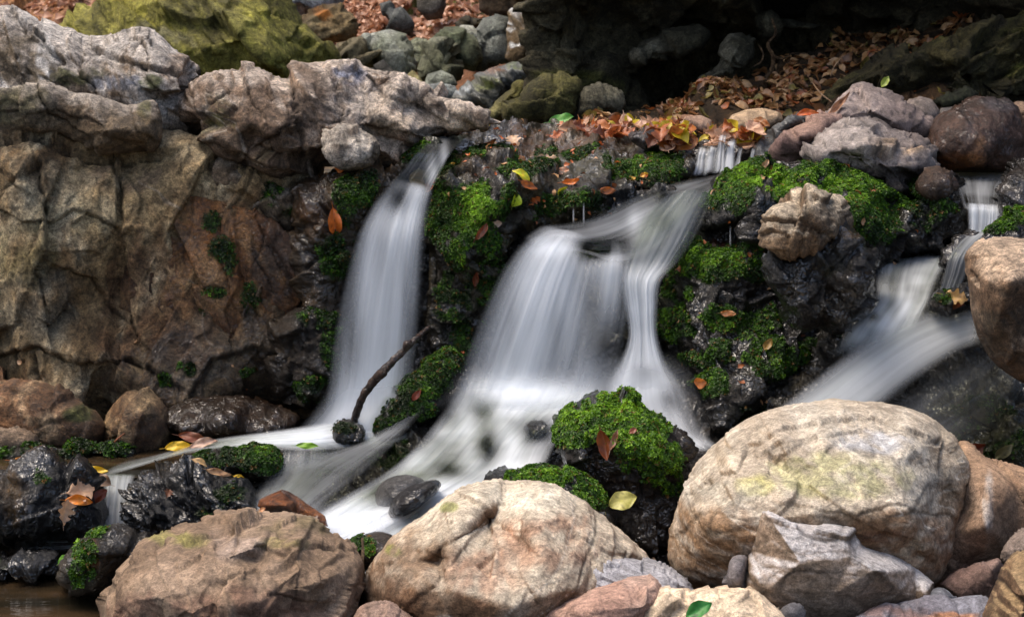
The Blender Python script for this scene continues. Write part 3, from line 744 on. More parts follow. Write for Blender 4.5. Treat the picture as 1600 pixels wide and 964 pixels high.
rock('right_crest', None, None, [(246, 158), (268, 148), (300, 138), (330, 122), (360, 112), (396, 108), (430, 122), (455, 122), (466, 104), (488, 95), (512, 94), (548, 98), (576, 104), (596, 114), (622, 128), (650, 138), (700, 154), (748, 174), (780, 186), (792, 194), (740, 202), (700, 208), (675, 222), (655, 246), (610, 262), (560, 268), (510, 262), (470, 272), (452, 286), (432, 286), (400, 275), (360, 256), (332, 252), (326, 235), (306, 222), (284, 205), (262, 206), (250, 180)], 3.99, .10, e=.27, lean=.15,
     ctrl=[(330, 140, .07), (400, 132, .08), (460, 145, .07), (330, 175, .09), (400, 190, .13), (440, 240, .13), (500, 140, .05), (520, 160, .05), (590, 140, -.04), (600, 180, .05), (650, 165, -.06), (640, 200, .10), (720, 190, .02), (500, 235, .10), (290, 170, .05), (350, 230, .10), (440, 200, .16), (475, 200, .09)],
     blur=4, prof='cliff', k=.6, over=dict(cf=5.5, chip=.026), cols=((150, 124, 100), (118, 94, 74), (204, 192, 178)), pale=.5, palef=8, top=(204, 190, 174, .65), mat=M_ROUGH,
     blobs=[(640, 170, 90, 34, (196, 180, 162), .8), (545, 120, 26, 18, (136, 140, 156)), (600, 190, 50, 30, (190, 172, 150), .7), (340, 185, 22, 34, (112, 120, 40), .75), (485, 200, 16, 60, (176, 164, 150), .5), (540, 170, 40, 40, (160, 150, 140), .7), (400, 200, 70, 40, (108, 88, 74), .5), (720, 190, 40, 12, (214, 190, 160), .7), (415, 240, 10, 12, (96, 104, 40), .7), (380, 225, 140, 60, (104, 84, 64), .92), (380, 160, 120, 34, (104, 84, 66), .92), (480, 150, 30, 60, (104, 86, 70), .85)],
     cracks=[(3, .018, [(452, 118), (458, 160), (476, 205), (470, 240), (492, 275)]), (3, .014, [(300, 150), (312, 190), (300, 230)]), (2.5, .012, [(520, 120), (540, 165), (512, 200), (520, 250)]), (2.2, .010, [(560, 110), (600, 150), (690, 185)]), (2.5, .012, [(330, 215), (400, 225), (455, 200)]), (2, .008, [(600, 160), (560, 190), (610, 210), (700, 200)]), (2, .008, [(380, 115), (392, 160), (420, 200)])],
     mossb=[(600, 245, 16, 10), (415, 262, 8, 6)], aniso=(1, 1, 1.5), rot=.5, vein=.5, **K)
rock('pale_shoulder', None, None, [(512, 226), (520, 206), (536, 198), (566, 200), (592, 214), (600, 232), (596, 252), (574, 268), (550, 270), (530, 262), (516, 250)], 3.82, .07, e=.35, lean=.35, prof='cliff', k=.8,
     cols=((158, 142, 124), (116, 98, 80), (206, 196, 182)), pale=.7, palef=12, top=(206, 196, 180, .5), mat=M_ROUGH, blobs=[(580, 262, 30, 10, (90, 74, 52))], **K)
rock('slot_wedge', None, None, [(262, 212), (285, 204), (306, 220), (328, 238), (330, 258), (314, 284), (290, 280), (270, 262)], 3.97, .06, e=.45, lean=.1, prof='smooth', cols=((102, 86, 66), (80, 66, 48), (130, 116, 90)), mat=M_DRY, **K)
rock('split_block', None, None, [(266, 292), (285, 280), (310, 284), (322, 262), (335, 252), (362, 258), (400, 278), (436, 290), (470, 292), (476, 330), (462, 368), (430, 352), (402, 330), (372, 314), (330, 304), (292, 302)], 3.90, .09, e=.35, lean=.2, prof='cliff', k=.7,
     cols=((108, 90, 70), (80, 66, 50), (150, 136, 116)), pale=.4, top=(168, 156, 140, .6), mossb=[(420, 300, 30, 12, .7), (440, 330, 24, 16, .6)], mat=M_ROUGH, **K)
# wet wall right beside the fall
wall = rock('wet_wall', None, None, [(452, 320), (462, 296), (485, 278), (520, 270), (556, 268), (600, 262), (640, 240), (668, 222), (690, 212), (690, 240), (650, 262), (628, 292), (600, 330), (580, 380), (556, 440), (545, 490), (525, 530), (490, 500), (466, 440), (456, 380)], 3.84, .10, e=.4, lean=.3,
     ctrl=[(560, 300, .05), (500, 350, .04), (690, 212, -.06)], prof='wet', cols=((60, 46, 28), (38, 30, 20), (104, 78, 48)), pale=.5, wet=.75, mat=M_WET,
     blobs=[(490, 330, 22, 40, (84, 54, 28), .6), (655, 250, 36, 40, (44, 56, 18), .9)], mossb=[(560, 300, 36, 24), (525, 400, 30, 40, .9), (640, 240, 40, 16), (545, 340, 20, 30, .8)], **K)
dk = rock('dark_lower_knob', None, None, [(426, 520), (440, 494), (468, 478), (500, 478), (528, 492), (540, 540), (530, 600), (515, 640), (450, 640), (425, 600)], 3.78, .11, e=.45, lean=.1, prof='wet', cols=((48, 38, 26), (28, 22, 16), (84, 66, 44)), wet=.5, mat=M_WET,
     mossb=[(500, 500, 30, 14, .8), (515, 545, 16, 30, .7), (500, 610, 40, 24)], **K)
for r_, d_ in ((wall, .8), (dk, .8), (lowface, .8), (rust, .35)): moss(r_, d_, bright=.25)
moss(BUILT['right_crest'], .7, bright=.35)
moss(BUILT['split_block'], .5, bright=.25)

G_FOOT = 'stones along the foot of the left rock face'
rock('boulder', 'rusty stone with veined face at the left edge, foot of the rock face', 'boulder', [(-80, 592), (-20, 588), (35, 590), (80, 604), (120, 628), (150, 650), (158, 672), (140, 700), (80, 712), (-80, 715)], 3.6, .13, e=.42, lean=.4, prof='cliff', k=.7,
     cols=((140, 98, 62), (92, 66, 44), (196, 166, 128)), pale=.7, palef=16, wet=.2, mat=M_ROUGH, mossb=[(130, 650, 30, 10, .7)], group=G_FOOT)
rock('boulder', 'orange brown stone in front of the rusty slab', 'boulder', [(148, 690), (160, 650), (178, 622), (204, 606), (232, 614), (250, 640), (262, 672), (250, 700), (200, 706), (155, 704)], 3.58, .12, e=.42, lean=.3, prof='cliff', k=.7, cols=((130, 92, 54), (82, 58, 36), (184, 156, 116)), pale=.6, palef=16, wet=.2, mat=M_ROUGH, group=G_FOOT)
rock('boulder', 'small pale layered stone at the left edge by the pool', 'boulder', [(-60, 680), (0, 672), (30, 668), (56, 684), (70, 702), (20, 712), (-60, 712)], 3.48, .05, e=.42, lean=.3, prof='cliff', k=.5, cols=((120, 100, 80), (90, 76, 60), (180, 160, 140)), mat=M_ROUGH, group=G_FOOT)
rock('flat_rock', 'flat dark wet slab at the foot of the rock face, left of the first fall', 'flat rock', [(246, 652), (262, 634), (300, 626), (350, 622), (400, 624), (440, 634), (470, 648), (465, 668), (440, 682), (400, 686), (340, 684), (280, 680), (254, 670)], 3.58, .10, e=.35, lean=1.6,
     ctrl=[(350, 640, .0), (350, 660, .09), (254, 670, -.02), (440, 682, -.02)], prof='wet', k=.5, cols=((58, 38, 20), (34, 24, 15), (92, 66, 32)), wet=1.0, mat=M_WET, group=G_FOOT)
mat_strip = rock('mossy_ledge', 'low mossy ledge across the upper left pool edge', 'mossy ledge', [(-80, 700), (0, 700), (50, 694), (90, 700), (120, 690), (150, 694), (190, 696), (212, 706), (205, 716), (150, 718), (60, 722), (-80, 724)], 3.45, .06, e=.4, lean=.6, prof='wet', k=.6, cols=DARKW, wet=.8, mat=M_WET,
     mossb=[(40, 704, 60, 12), (150, 700, 66, 12), (100, 708, 80, 10)])
moss(mat_strip, 1, bright=.2, size=.0055)

# ================================================================== BEDROCK BEHIND AND UNDER THE FALLS
rock('waterfall_bedrock', 'black wet bedrock wall behind the water curtains', 'bedrock', [(480, 300), (560, 300), (690, 290), (1150, 300), (1180, 420), (1160, 700), (1060, 720), (500, 700)], 3.98, .06, e=.3, lean=.0, free=True,
     ctrl=[(600, 400, .0), (600, 640, .1), (880, 420, .12), (930, 560, .12), (700, 400, .05), (1000, 500, .14), (1050, 640, .3), (800, 640, .2)], blur=10, step=3, prof='wet', k=1.2, cols=DARKW, wet=.9, mat=M_WET,
     blobs=[(920, 520, 30, 40, (80, 50, 34), .7)])
ledge = rock('mossy_ledge', 'broad wet ledge carpeted in moss and leaves above the middle fall', 'mossy ledge',
     [(676, 236), (700, 216), (740, 204), (790, 196), (850, 193), (920, 198), (1000, 206), (1060, 222), (1084, 250), (1078, 272), (1040, 282), (1000, 294), (965, 312), (945, 330), (938, 352), (900, 356), (850, 352), (812, 352), (796, 380), (770, 440), (755, 500), (735, 560), (712, 590), (692, 560), (674, 500), (664, 430), (668, 350), (684, 300), (672, 270)], 3.86, .05, e=.35, lean=0, free=True,
     ctrl=[(700, 218, -.20), (740, 206, -.34), (790, 200, -.48), (850, 197, -.62), (920, 202, -.66), (1000, 210, -.6), (1060, 222, -.42), (1080, 262, -.1), (800, 240, -.14), (900, 240, -.26), (980, 240, -.26), (880, 282, .0), (960, 280, -.02), (800, 285, .09), (740, 250, -.02), (700, 270, .03), (900, 312, .12), (860, 345, .05), (930, 345, .02), (760, 330, .13), (740, 380, .15), (700, 450, .10), (790, 370, .08), (745, 470, .12), (710, 560, .14), (1040, 282, .0)],
     blur=4, step=2.2, prof='wet', cols=((58, 50, 34), (34, 30, 22), (104, 92, 66)), pale=.5, wet=.8, mat=M_WET,
     blobs=[(860, 225, 90, 24, (112, 78, 44), .6), (900, 262, 70, 20, (96, 92, 66), .5), (740, 265, 40, 24, (62, 44, 24), .8), (700, 430, 20, 80, (50, 36, 24), .6)],
     mossb=[(760, 315, 44, 34), (735, 350, 40, 50), (740, 400, 50, 60), (700, 340, 34, 50, .9), (712, 480, 26, 60, .9), (725, 540, 20, 40, .7), (1010, 262, 62, 22), (870, 325, 66, 24), (820, 262, 50, 16, .8), (700, 250, 20, 24, .8), (760, 240, 40, 12, .7), (760, 460, 18, 60, .6), (890, 245, 60, 10, .6)])
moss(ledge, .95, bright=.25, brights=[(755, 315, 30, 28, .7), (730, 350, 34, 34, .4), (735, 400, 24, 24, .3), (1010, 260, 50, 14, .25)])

bed = rock('stream_bed', None, None, free=True, outline=[(350, 830), (380, 770), (400, 720), (470, 690), (540, 670), (600, 650), (690, 590), (760, 560), (900, 560), (1010, 540), (1110, 590), (1170, 700), (1100, 820), (1090, 960), (900, 960), (700, 900), (350, 900)], Y=3.3, T=.03, e=.3,
     ctrl=[(470, 690, -.28), (600, 650, -.34), (700, 590, -.40), (900, 565, -.45), (1010, 545, -.45), (1110, 600, -.3), (380, 770, .1), (560, 830, .2), (650, 850, .25), (500, 760, .06), (640, 760, .06), (700, 690, -.12), (800, 660, -.2), (780, 740, .02), (900, 660, -.2), (1050, 680, -.05), (1080, 800, .15), (900, 900, .4), (600, 720, -.1), (430, 740, .0)],
     blur=9, step=2.4, prof='wet', k=1.1, cols=((52, 44, 38), (32, 28, 24), (78, 70, 64)), wet=.9, mat=M_WET, kind='structure',
     mossb=[(520, 722, 60, 16, .9), (560, 705, 80, 14, .8), (600, 720, 60, 12, .7), (470, 740, 50, 12, .7)])
moss(bed, .5, bright=.1)

G_ST = 'stones in and around the white cascade'
def st(label, o, Y, T, mo=(), br=.3, **k):
    kw = dict(prof='wet', k=.5, mat=M_WET, cols=DARKW, wet=.95, e=.45, lean=.5, mossb=mo, group=G_ST)
    kw.update(k)
    r = rock('stone', label, 'stone', o, Y, T, **kw)
    if len(mo): moss(r, 1, bright=br)
    return r
st('rounded mossy stone showing dark through the thin veil of the middle fall', [(884, 404), (896, 380), (930, 368), (966, 376), (986, 402), (992, 470), (988, 560), (962, 612), (905, 606), (905, 500), (890, 440)], 3.70, .08, mo=[(930, 385, 44, 20, .8)], br=.1, k=.8)
st('smooth grey stone veiled by water, left of the darker twin', [(583, 790), (586, 765), (600, 748), (628, 740), (655, 744), (670, 756), (650, 780), (620, 800), (596, 806)], 3.06, .06, prof='smooth', cols=((96, 94, 92), (76, 74, 72), (110, 108, 106)), wet=.6)
st('smooth near black stone in the lower cascade', [(605, 806), (612, 782), (630, 764), (655, 752), (684, 748), (690, 760), (668, 782), (645, 800), (622, 812)], 3.0, .06, prof='smooth', cols=((44, 40, 40), (34, 30, 30), (60, 56, 56)))
st('round stone under the water in the middle of the cascade', [(672, 740), (680, 720), (705, 712), (728, 722), (735, 742), (715, 756), (688, 756)], 3.27, .05, prof='smooth')
st('dark stone in the cascade just left of the round mossy boulder', [(800, 700), (806, 672), (830, 655), (862, 650), (880, 660), (872, 690), (840, 706)], 3.36, .06)
st('rounded stone high in the cascade below the middle fall', [(722, 650), (728, 624), (752, 612), (775, 622), (782, 648), (765, 668), (738, 668)], 3.54, .05)
st('upright dark stone in the centre of the cascade', [(745, 700), (752, 674), (768, 666), (782, 676), (780, 715), (764, 728), (750, 722)], 3.38, .05)
st('small rounded stone where the right strand of water lands', [(975, 590), (982, 568), (1005, 560), (1030, 570), (1040, 592), (1020, 604), (990, 604)], 3.52, .05)
st('dark stone beneath the right strand of water', [(1018, 640), (1024, 612), (1044, 600), (1062, 616), (1062, 644), (1040, 654)], 3.45, .04)
st('tiny mossy stone at the foot of the branch', [(518, 690), (519, 672), (530, 658), (548, 656), (564, 666), (572, 682), (560, 694), (535, 698)], 3.42, .05, mo=[(540, 670, 16, 8, .7)], br=.05)
st('black stone sticking out left of the centre boulder moss', [(752, 758), (762, 738), (790, 730), (815, 738), (815, 760), (780, 770)], 2.98, .05)
st('mossy sloping stone below the branch between the two falls', [(560, 700), (576, 664), (592, 638), (615, 612), (645, 588), (668, 566), (690, 550), (716, 552), (724, 580), (708, 606), (690, 640), (660, 668), (620, 696), (585, 716)], 3.50, .07, mo=[(600, 645, 34, 26), (650, 600, 50, 26), (690, 570, 30, 22), (640, 640, 40, 20, .6)], e=.4, k=.7)
st('mossy wet stone left of the cascade with a yellow leaf on it', [(285, 722), (310, 710), (345, 702), (385, 700), (420, 698), (440, 708), (438, 730), (425, 748), (380, 752), (330, 742)], 3.22, .06, mo=[(340, 712, 40, 16), (400, 715, 50, 22)])
wl = rock('boulder', 'glossy black wet rock ridged like folds, left of the cascade', 'boulder', [(196, 780), (206, 752), (232, 736), (280, 726), (335, 732), (375, 748), (392, 770), (395, 800), (380, 830), (300, 850), (225, 846), (200, 815)], 3.12, .10, e=.4, lean=.6, prof='wet', k=1.1, cols=((22, 22, 24), (15, 15, 16), (40, 40, 44)), wet=1.0, mat=M_WET, mossb=[(355, 775, 24, 12, .8), (330, 800, 24, 12, .6)], aniso=(1, 1, 2.4), rot=.6, over=dict(ridge=.012))
moss(wl, .7, bright=.15)
w2 = rock('boulder', 'jagged black wet rock with golden side beside the small left fall', 'boulder', [(-60, 765), (0, 748), (40, 730), (62, 716), (90, 718), (118, 732), (146, 756), (168, 790), (160, 820), (120, 840), (40, 842), (-60, 842)], 3.1, .10, e=.4, lean=.4, prof='wet', k=1.1, cols=((26, 25, 26), (17, 16, 16), (48, 46, 48)), wet=1.0, mat=M_WET,
     blobs=[(26, 780, 22, 34, (92, 66, 24), .8)], mossb=[(66, 752, 12, 10, .8)], aniso=(1, 1, .5), over=dict(ridge=.012))
moss(w2, .7, bright=.15)
rock('boulder', 'low black wet stone in the dark pool at the left edge', 'boulder', [(-60, 882), (0, 872), (30, 862), (60, 862), (88, 870), (96, 888), (80, 900), (-60, 904)], 2.95, .05, e=.4, lean=.6, prof='wet', k=.8, cols=((24, 25, 28), (16, 16, 18), (48, 50, 56)), wet=1, mat=M_WET, mossb=[(-5, 880, 14, 12, .8)])
w3 = rock('boulder', 'pyramid shaped dark stone in the pool with a stripe of bright moss', 'boulder', [(84, 908), (92, 888), (112, 862), (134, 838), (158, 820), (184, 818), (214, 830), (236, 850), (215, 880), (185, 915), (160, 930), (110, 928)], 2.84, .09, e=.42, lean=.3,
     ctrl=[(160, 830, .0), (150, 870, .03), (120, 900, -.02), (200, 870, .01)], prof='angular', k=.7, cols=((56, 48, 32), (36, 30, 22), (84, 62, 36)), wet=.6, mat=M_WET,
     blobs=[(145, 870, 10, 30, (120, 66, 24), .6)], mossb=[(152, 832, 20, 12), (134, 862, 18, 16), (128, 900, 18, 24, .9)])
moss(w3, 1.1, bright=.6, size=.0042)
ws = rock('stone', 'glowing orange brown wedge of wet stone at the cascade edge', 'stone', [(402, 790, 0), (406, 780, 0), (440, 764, 0), (452, 766, 0), (470, 778, 0), (508, 806, 0), (512, 822, 0), (470, 815, 0), (420, 802, 0)], 2.92, .03, e=.4, ctrl=[(415, 790, .03), (448, 790, .035), (452, 772, 0.0)], lean=.4, rounding=0, prof='angular', k=.4, cols=((150, 84, 34), (116, 64, 28), (186, 120, 64)), wet=.6, mat=M_WET, blur=1.5)
# ================================================================== MOSSY MASS RIGHT OF THE FALLS
mound = rock('mossy_outcrop', 'large black wet outcrop patched with green moss right of the middle fall', 'mossy outcrop',
     [(1112, 296), (1122, 278), (1150, 266), (1180, 258), (1215, 252), (1250, 250), (1290, 254), (1330, 264), (1370, 282), (1400, 302), (1425, 325), (1440, 350), (1450, 390), (1400, 405), (1380, 440), (1362, 490), (1330, 530), (1300, 570), (1260, 610), (1235, 650), (1180, 680), (1130, 690), (1090, 670), (1070, 620), (1045, 580), (1030, 530), (1026, 480), (1038, 440), (1056, 404), (1080, 370), (1094, 340)], 3.75, .12, e=.36, lean=.12,
     ctrl=[(1200, 265, -.10), (1300, 268, -.08), (1400, 315, -.1), (1150, 290, -.02), (1180, 320, .08), (1130, 345, .06), (1260, 300, .02), (1350, 330, .06), (1380, 390, .04), (1140, 372, -.03), (1100, 400, .08), (1170, 410, .07), (1200, 470, .04), (1080, 500, .12), (1150, 520, .13), (1250, 560, .16), (1100, 600, .22), (1180, 620, .26), (1300, 540, .14), (1130, 680, .3), (1235, 645, .27)],
     blur=5, step=2.2, prof='wet', k=.95, cols=((32, 27, 20), (20, 17, 13), (54, 44, 34)), wet=.92, mat=M_WET,
     blobs=[(1110, 380, 34, 10, (84, 46, 28), .7), (1160, 590, 60, 30, (46, 40, 22), .6), (1200, 650, 70, 20, (50, 46, 24), .6)],
     mossb=[(1190, 285, 80, 34), (1290, 280, 90, 34), (1370, 325, 60, 50), (1150, 315, 60, 22), (1330, 360, 44, 34, .9), (1110, 415, 70, 30), (1080, 390, 30, 18, .8), (1170, 410, 34, 30, .9), (1060, 500, 30, 30, .8), (1130, 500, 50, 20, .8), (1160, 545, 60, 20, .85), (1230, 570, 60, 26, .9), (1110, 600, 34, 22, .95), (1230, 600, 34, 22, .9), (1280, 550, 36, 30, .8), (1060, 460, 24, 30, .7), (1090, 560, 30, 14, .7), (1200, 500, 30, 20, .5), (1180, 640, 30, 12, .5)])
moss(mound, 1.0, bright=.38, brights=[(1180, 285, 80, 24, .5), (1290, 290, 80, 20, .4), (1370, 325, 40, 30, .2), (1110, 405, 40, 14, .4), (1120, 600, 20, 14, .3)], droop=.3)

knob = empty('boulder', at(1280, 510, 3.35), 'two part rock knob, dry tan head over a glossy wet shoulder, set in the moss', 'rock')
rock('dry_head', None, None, [(1190, 372), (1194, 350), (1206, 330), (1224, 314), (1250, 309), (1280, 312), (1302, 326), (1312, 346), (1306, 372), (1290, 392), (1256, 400), (1226, 408), (1204, 404)], 3.37, .09, e=.33, lean=.4, prof='cliff', k=.85, cracks=[(2, .008, [(1200, 350), (1240, 345), (1290, 370)]), (2, .008, [(1255, 310), (1262, 350), (1250, 400)])], cols=((132, 106, 78), (86, 68, 50), (186, 164, 134)), pale=.5, palef=12, top=(222, 206, 180, .6), mat=M_ROUGH, blobs=[(1290, 370, 20, 24, (70, 60, 48), .7)], parent=knob)
rock('wet_shoulder', None, None, [(1196, 400), (1230, 396), (1262, 386), (1290, 352), (1314, 340), (1330, 360), (1350, 390), (1368, 408), (1368, 440), (1364, 474), (1345, 500), (1310, 512), (1270, 514), (1236, 506), (1222, 480), (1208, 450), (1198, 420)], 3.40, .12, e=.42, lean=.25, ctrl=[(1290, 440, -.02), (1240, 440, .02), (1330, 440, .03)], prof='wet', k=.8, cols=((38, 33, 27), (24, 21, 18), (74, 64, 54)), wet=1, mat=M_WET, blobs=[(1330, 370, 20, 8, (140, 110, 70), .5), (1300, 410, 22, 24, (44, 48, 28), .5)], over=dict(ridge=.010), parent=knob)

G_UP = 'grey and brown stones piled above the mossy outcrop'
def up(label, o, Y, T, **k):
    kw = dict(prof='angular', mat=M_DRY, cols=GREY, pale=.35, e=.34, lean=.45, group=G_UP, rounding=0)
    kw.update(k)
    return rock('boulder', label, 'boulder', o, Y, T, **kw)
up('pale grey folded boulder resting on the moss below the peaked one', [(1250, 240), (1262, 218), (1285, 202), (1306, 190), (1330, 182), (1356, 180), (1380, 188), (1400, 200), (1428, 206), (1450, 218), (1464, 236), (1460, 262), (1440, 285), (1436, 306), (1412, 312), (1380, 300), (1340, 276), (1300, 262), (1262, 256)], 3.98, .14,
   ctrl=[(1330, 215, .03), (1400, 225, .02), (1350, 250, .08), (1420, 260, .07), (1300, 240, .05), (1400, 290, .05)], cols=((138, 128, 122), (104, 94, 90), (180, 172, 164)), vein=.5, wetblobs=[(1400, 290, 60, 30, .9)], blobs=[(1400, 235, 50, 10, (170, 140, 104), .5)], aniso=(1, 1, 2.2), rot=.4)
up('grey brown peaked boulder at the top of the right pile', [(1284, 200), (1296, 172), (1312, 148), (1330, 132), (1350, 132), (1366, 140), (1384, 150), (1410, 168), (1434, 182), (1450, 196), (1446, 216), (1420, 220), (1370, 212), (1320, 206)], 4.25, .16, ctrl=[(1345, 140, -.04), (1360, 165, .05), (1400, 190, .05), (1320, 180, .03)], cols=((130, 116, 110), (104, 92, 88), (164, 152, 146)), vein=.5)
up('purple brown angular stone on the left of the right pile', [(1215, 236), (1224, 214), (1244, 198), (1270, 185), (1298, 182), (1308, 192), (1290, 214), (1262, 240), (1258, 256), (1225, 258)], 4.08, .10, ctrl=[(1255, 215, .05), (1280, 196, .02)], cols=((118, 96, 92), (94, 74, 70), (160, 130, 112)), top=(170, 140, 122, .4))
up('small rounded grey stone behind the peaked boulder', [(1408, 172), (1418, 158), (1438, 151), (1456, 156), (1468, 172), (1470, 192), (1450, 202), (1420, 190)], 4.5, .10, prof='smooth', cols=((138, 124, 116), (112, 100, 92), (160, 150, 142)))
up('small pale stone squeezed behind the big brown wet boulder', [(1462, 180), (1470, 168), (1490, 166), (1506, 170), (1500, 190), (1470, 196)], 4.6, .06, prof='smooth')
bigw = up('big red brown wet boulder with an orange stained face at right edge', [(1452, 228), (1462, 206), (1478, 186), (1498, 168), (1520, 158), (1548, 154), (1572, 158), (1590, 170), (1602, 190), (1606, 220), (1596, 266), (1560, 270), (1500, 270), (1466, 266), (1455, 250)], 4.2, .16, prof='boulder', ctrl=[(1500, 210, .04), (1560, 200, .03), (1530, 250, .05)], cols=((82, 56, 44), (58, 42, 36), (118, 90, 74)), wet=.55, mat=M_WET, blobs=[(1500, 250, 36, 14, (140, 84, 36), .7), (1530, 240, 12, 22, (166, 120, 80), .6), (1570, 165, 40, 16, (66, 66, 72), .5)], over=dict(ridge=.006))
up('brown stone cut by the right edge of the picture, behind the wet boulder', [(1566, 162), (1590, 156), (1620, 160), (1660, 170), (1660, 230), (1610, 232), (1600, 200)], 4.4, .1, cols=((128, 106, 88), (98, 80, 66), (160, 140, 120)))
up('thin black slab tilted on edge above the small upper cascade', [(1160, 282), (1164, 256), (1180, 232), (1204, 208), (1230, 186), (1246, 173), (1276, 182), (1262, 192), (1236, 204), (1222, 228), (1216, 262), (1200, 284)], 4.15, .05, blur=1.5, e=.4, ctrl=[(1232, 192, .03), (1200, 240, .02)], cols=((30, 30, 30), (22, 21, 20), (60, 62, 62)), wet=.5, mat=M_WET, k=.5, top=(110, 112, 112, .8))
up('pale tan slab lying in the leaves behind the upper cascade', [(1132, 196), (1144, 180), (1166, 171), (1196, 169), (1220, 176), (1224, 188), (1206, 202), (1180, 212), (1150, 212), (1136, 206)], 4.35, .08, cols=((178, 152, 122), (140, 116, 90), (206, 190, 166)), prof='boulder', k=.6)
up('small pink stone in the leaf heap left of the tan slab', [(1064, 192), (1074, 182), (1096, 180), (1112, 188), (1112, 204), (1090, 210), (1068, 204)], 4.35, .05, cols=((176, 146, 126), (146, 116, 96), (200, 180, 160)), prof='smooth')
up('glossy purple black stone poking from the leaf heap', [(982, 212), (992, 202), (1014, 200), (1044, 206), (1070, 216), (1086, 230), (1088, 246), (1066, 254), (1030, 246), (1004, 234), (988, 224)], 4.12, .08, cols=((62, 48, 46), (44, 36, 36), (96, 82, 80)), wet=.9, mat=M_WET)
up('dark stone behind the small upper cascade', [(1070, 262), (1076, 232), (1096, 214), (1140, 210), (1180, 222), (1186, 260), (1160, 286), (1090, 284)], 4.3, .08, cols=((46, 32, 24), (30, 22, 18), (74, 54, 40)), wet=.8, mat=M_WET)
up('low dark mossy shelf stone behind the peaked boulder', [(1455, 160), (1480, 148), (1510, 138), (1530, 146), (1522, 158), (1480, 168)], 4.7, .08, cols=((52, 54, 38), (34, 36, 26), (80, 84, 60)), mat=M_CAVE)
dm = up('dark wet mossy lump between the moss and the small right fall', [(1408, 350), (1412, 316), (1426, 290), (1446, 270), (1470, 264), (1492, 272), (1500, 294), (1506, 326), (1514, 352), (1506, 382), (1470, 394), (1420, 394), (1404, 380)], 3.85, .12, prof='wet', cols=DARKW, wet=.95, mat=M_WET, mossb=[(1440, 300, 24, 26, .8), (1460, 340, 30, 26, .6)])
moss(dm, .7, bright=.15)
up('small brown wet block on top of the dark mossy lump', [(1444, 292), (1448, 272), (1466, 264), (1486, 272), (1494, 292), (1482, 304), (1456, 304)], 3.78, .05, cols=((72, 54, 42), (52, 40, 32), (98, 82, 68)), wet=.6, mat=M_WET)
e1 = up('wet dark stone at the right edge above the tan topped boulder', [(1556, 330), (1558, 300), (1572, 272), (1588, 252), (1620, 240), (1660, 240), (1660, 372), (1600, 372), (1566, 352)], 3.75, .12, prof='wet', cols=((56, 48, 42), (38, 34, 30), (84, 76, 70)), wet=.9, mat=M_WET)
e2 = up('mossy black stone right of the small right fall', [(1528, 380), (1536, 362), (1560, 346), (1590, 330), (1660, 320), (1660, 400), (1580, 400), (1540, 396)], 3.5, .08, prof='wet', cols=DARKW, wet=.95, mat=M_WET, mossb=[(1560, 352, 34, 14), (1600, 340, 34, 14)])
moss(e2, 1, bright=.4)
up('dark stone under the thin veil left of the tan topped boulder', [(1470, 440), (1478, 408), (1492, 376), (1512, 362), (1530, 368), (1532, 400), (1520, 440), (1500, 460), (1478, 458)], 3.5, .06, prof='wet', cols=((58, 44, 36), (36, 30, 26), (80, 70, 60)), wet=1, mat=M_WET)
m5 = up('small mossy stone holding an oak leaf beside the right stream', [(1452, 478), (1458, 456), (1480, 444), (1510, 440), (1530, 460), (1520, 486), (1480, 492)], 3.38, .05, prof='wet', cols=DARKW, wet=1, mat=M_WET, mossb=[(1472, 462, 16, 16)])
moss(m5, 1, bright=.2)
rock('boulder', 'overhanging tan topped boulder with dark underside at the right edge', 'boulder', [(1508, 420), (1510, 396), (1528, 380), (1556, 372), (1590, 374), (1620, 384), (1680, 390), (1680, 620), (1620, 610), (1585, 595), (1550, 568), (1528, 535), (1516, 495), (1514, 455)], 3.1, .16, e=.42, lean=.35,
     ctrl=[(1560, 400, .02), (1580, 440, .10), (1540, 440, .05), (1580, 540, .0), (1560, 500, .04)], prof='boulder', k=.9, cols=((146, 118, 94), (106, 84, 64), (186, 164, 140)), pale=.5, top=(196, 172, 146, .7), mat=M_ROUGH, blobs=[(1600, 540, 90, 56, (64, 50, 34), .8), (1540, 520, 30, 50, (54, 44, 28), .7)], over=dict(chip=.006))
rb = rock('wet_bedrock', 'dark sloping bedrock under the right stream, with moss fibres', 'bedrock', [(1100, 640), (1200, 600), (1260, 560), (1310, 500), (1350, 430), (1365, 395), (1500, 385), (1560, 440), (1680, 560), (1680, 800), (1500, 800), (1200, 790), (1100, 700)], 3.5, .04, e=.3, free=True,
     ctrl=[(1365, 400, -.35), (1500, 390, -.35), (1420, 440, -.18), (1440, 500, -.05), (1560, 560, .1), (1330, 520, -.1), (1300, 600, .08), (1200, 640, .05), (1500, 640, .25), (1600, 700, .35), (1250, 780, .45), (1110, 680, .05)], blur=8, prof='wet', k=1.0, cols=((48, 42, 32), (30, 28, 22), (74, 66, 46)), wet=.92, mat=M_WET,
     blobs=[(1560, 690, 60, 30, (58, 60, 26), .6)], mossb=[(1540, 640, 60, 20, .5), (1580, 700, 50, 16, .6), (1180, 650, 60, 14, .5), (1500, 670, 40, 14, .4)])
moss(rb, .5, bright=.1)

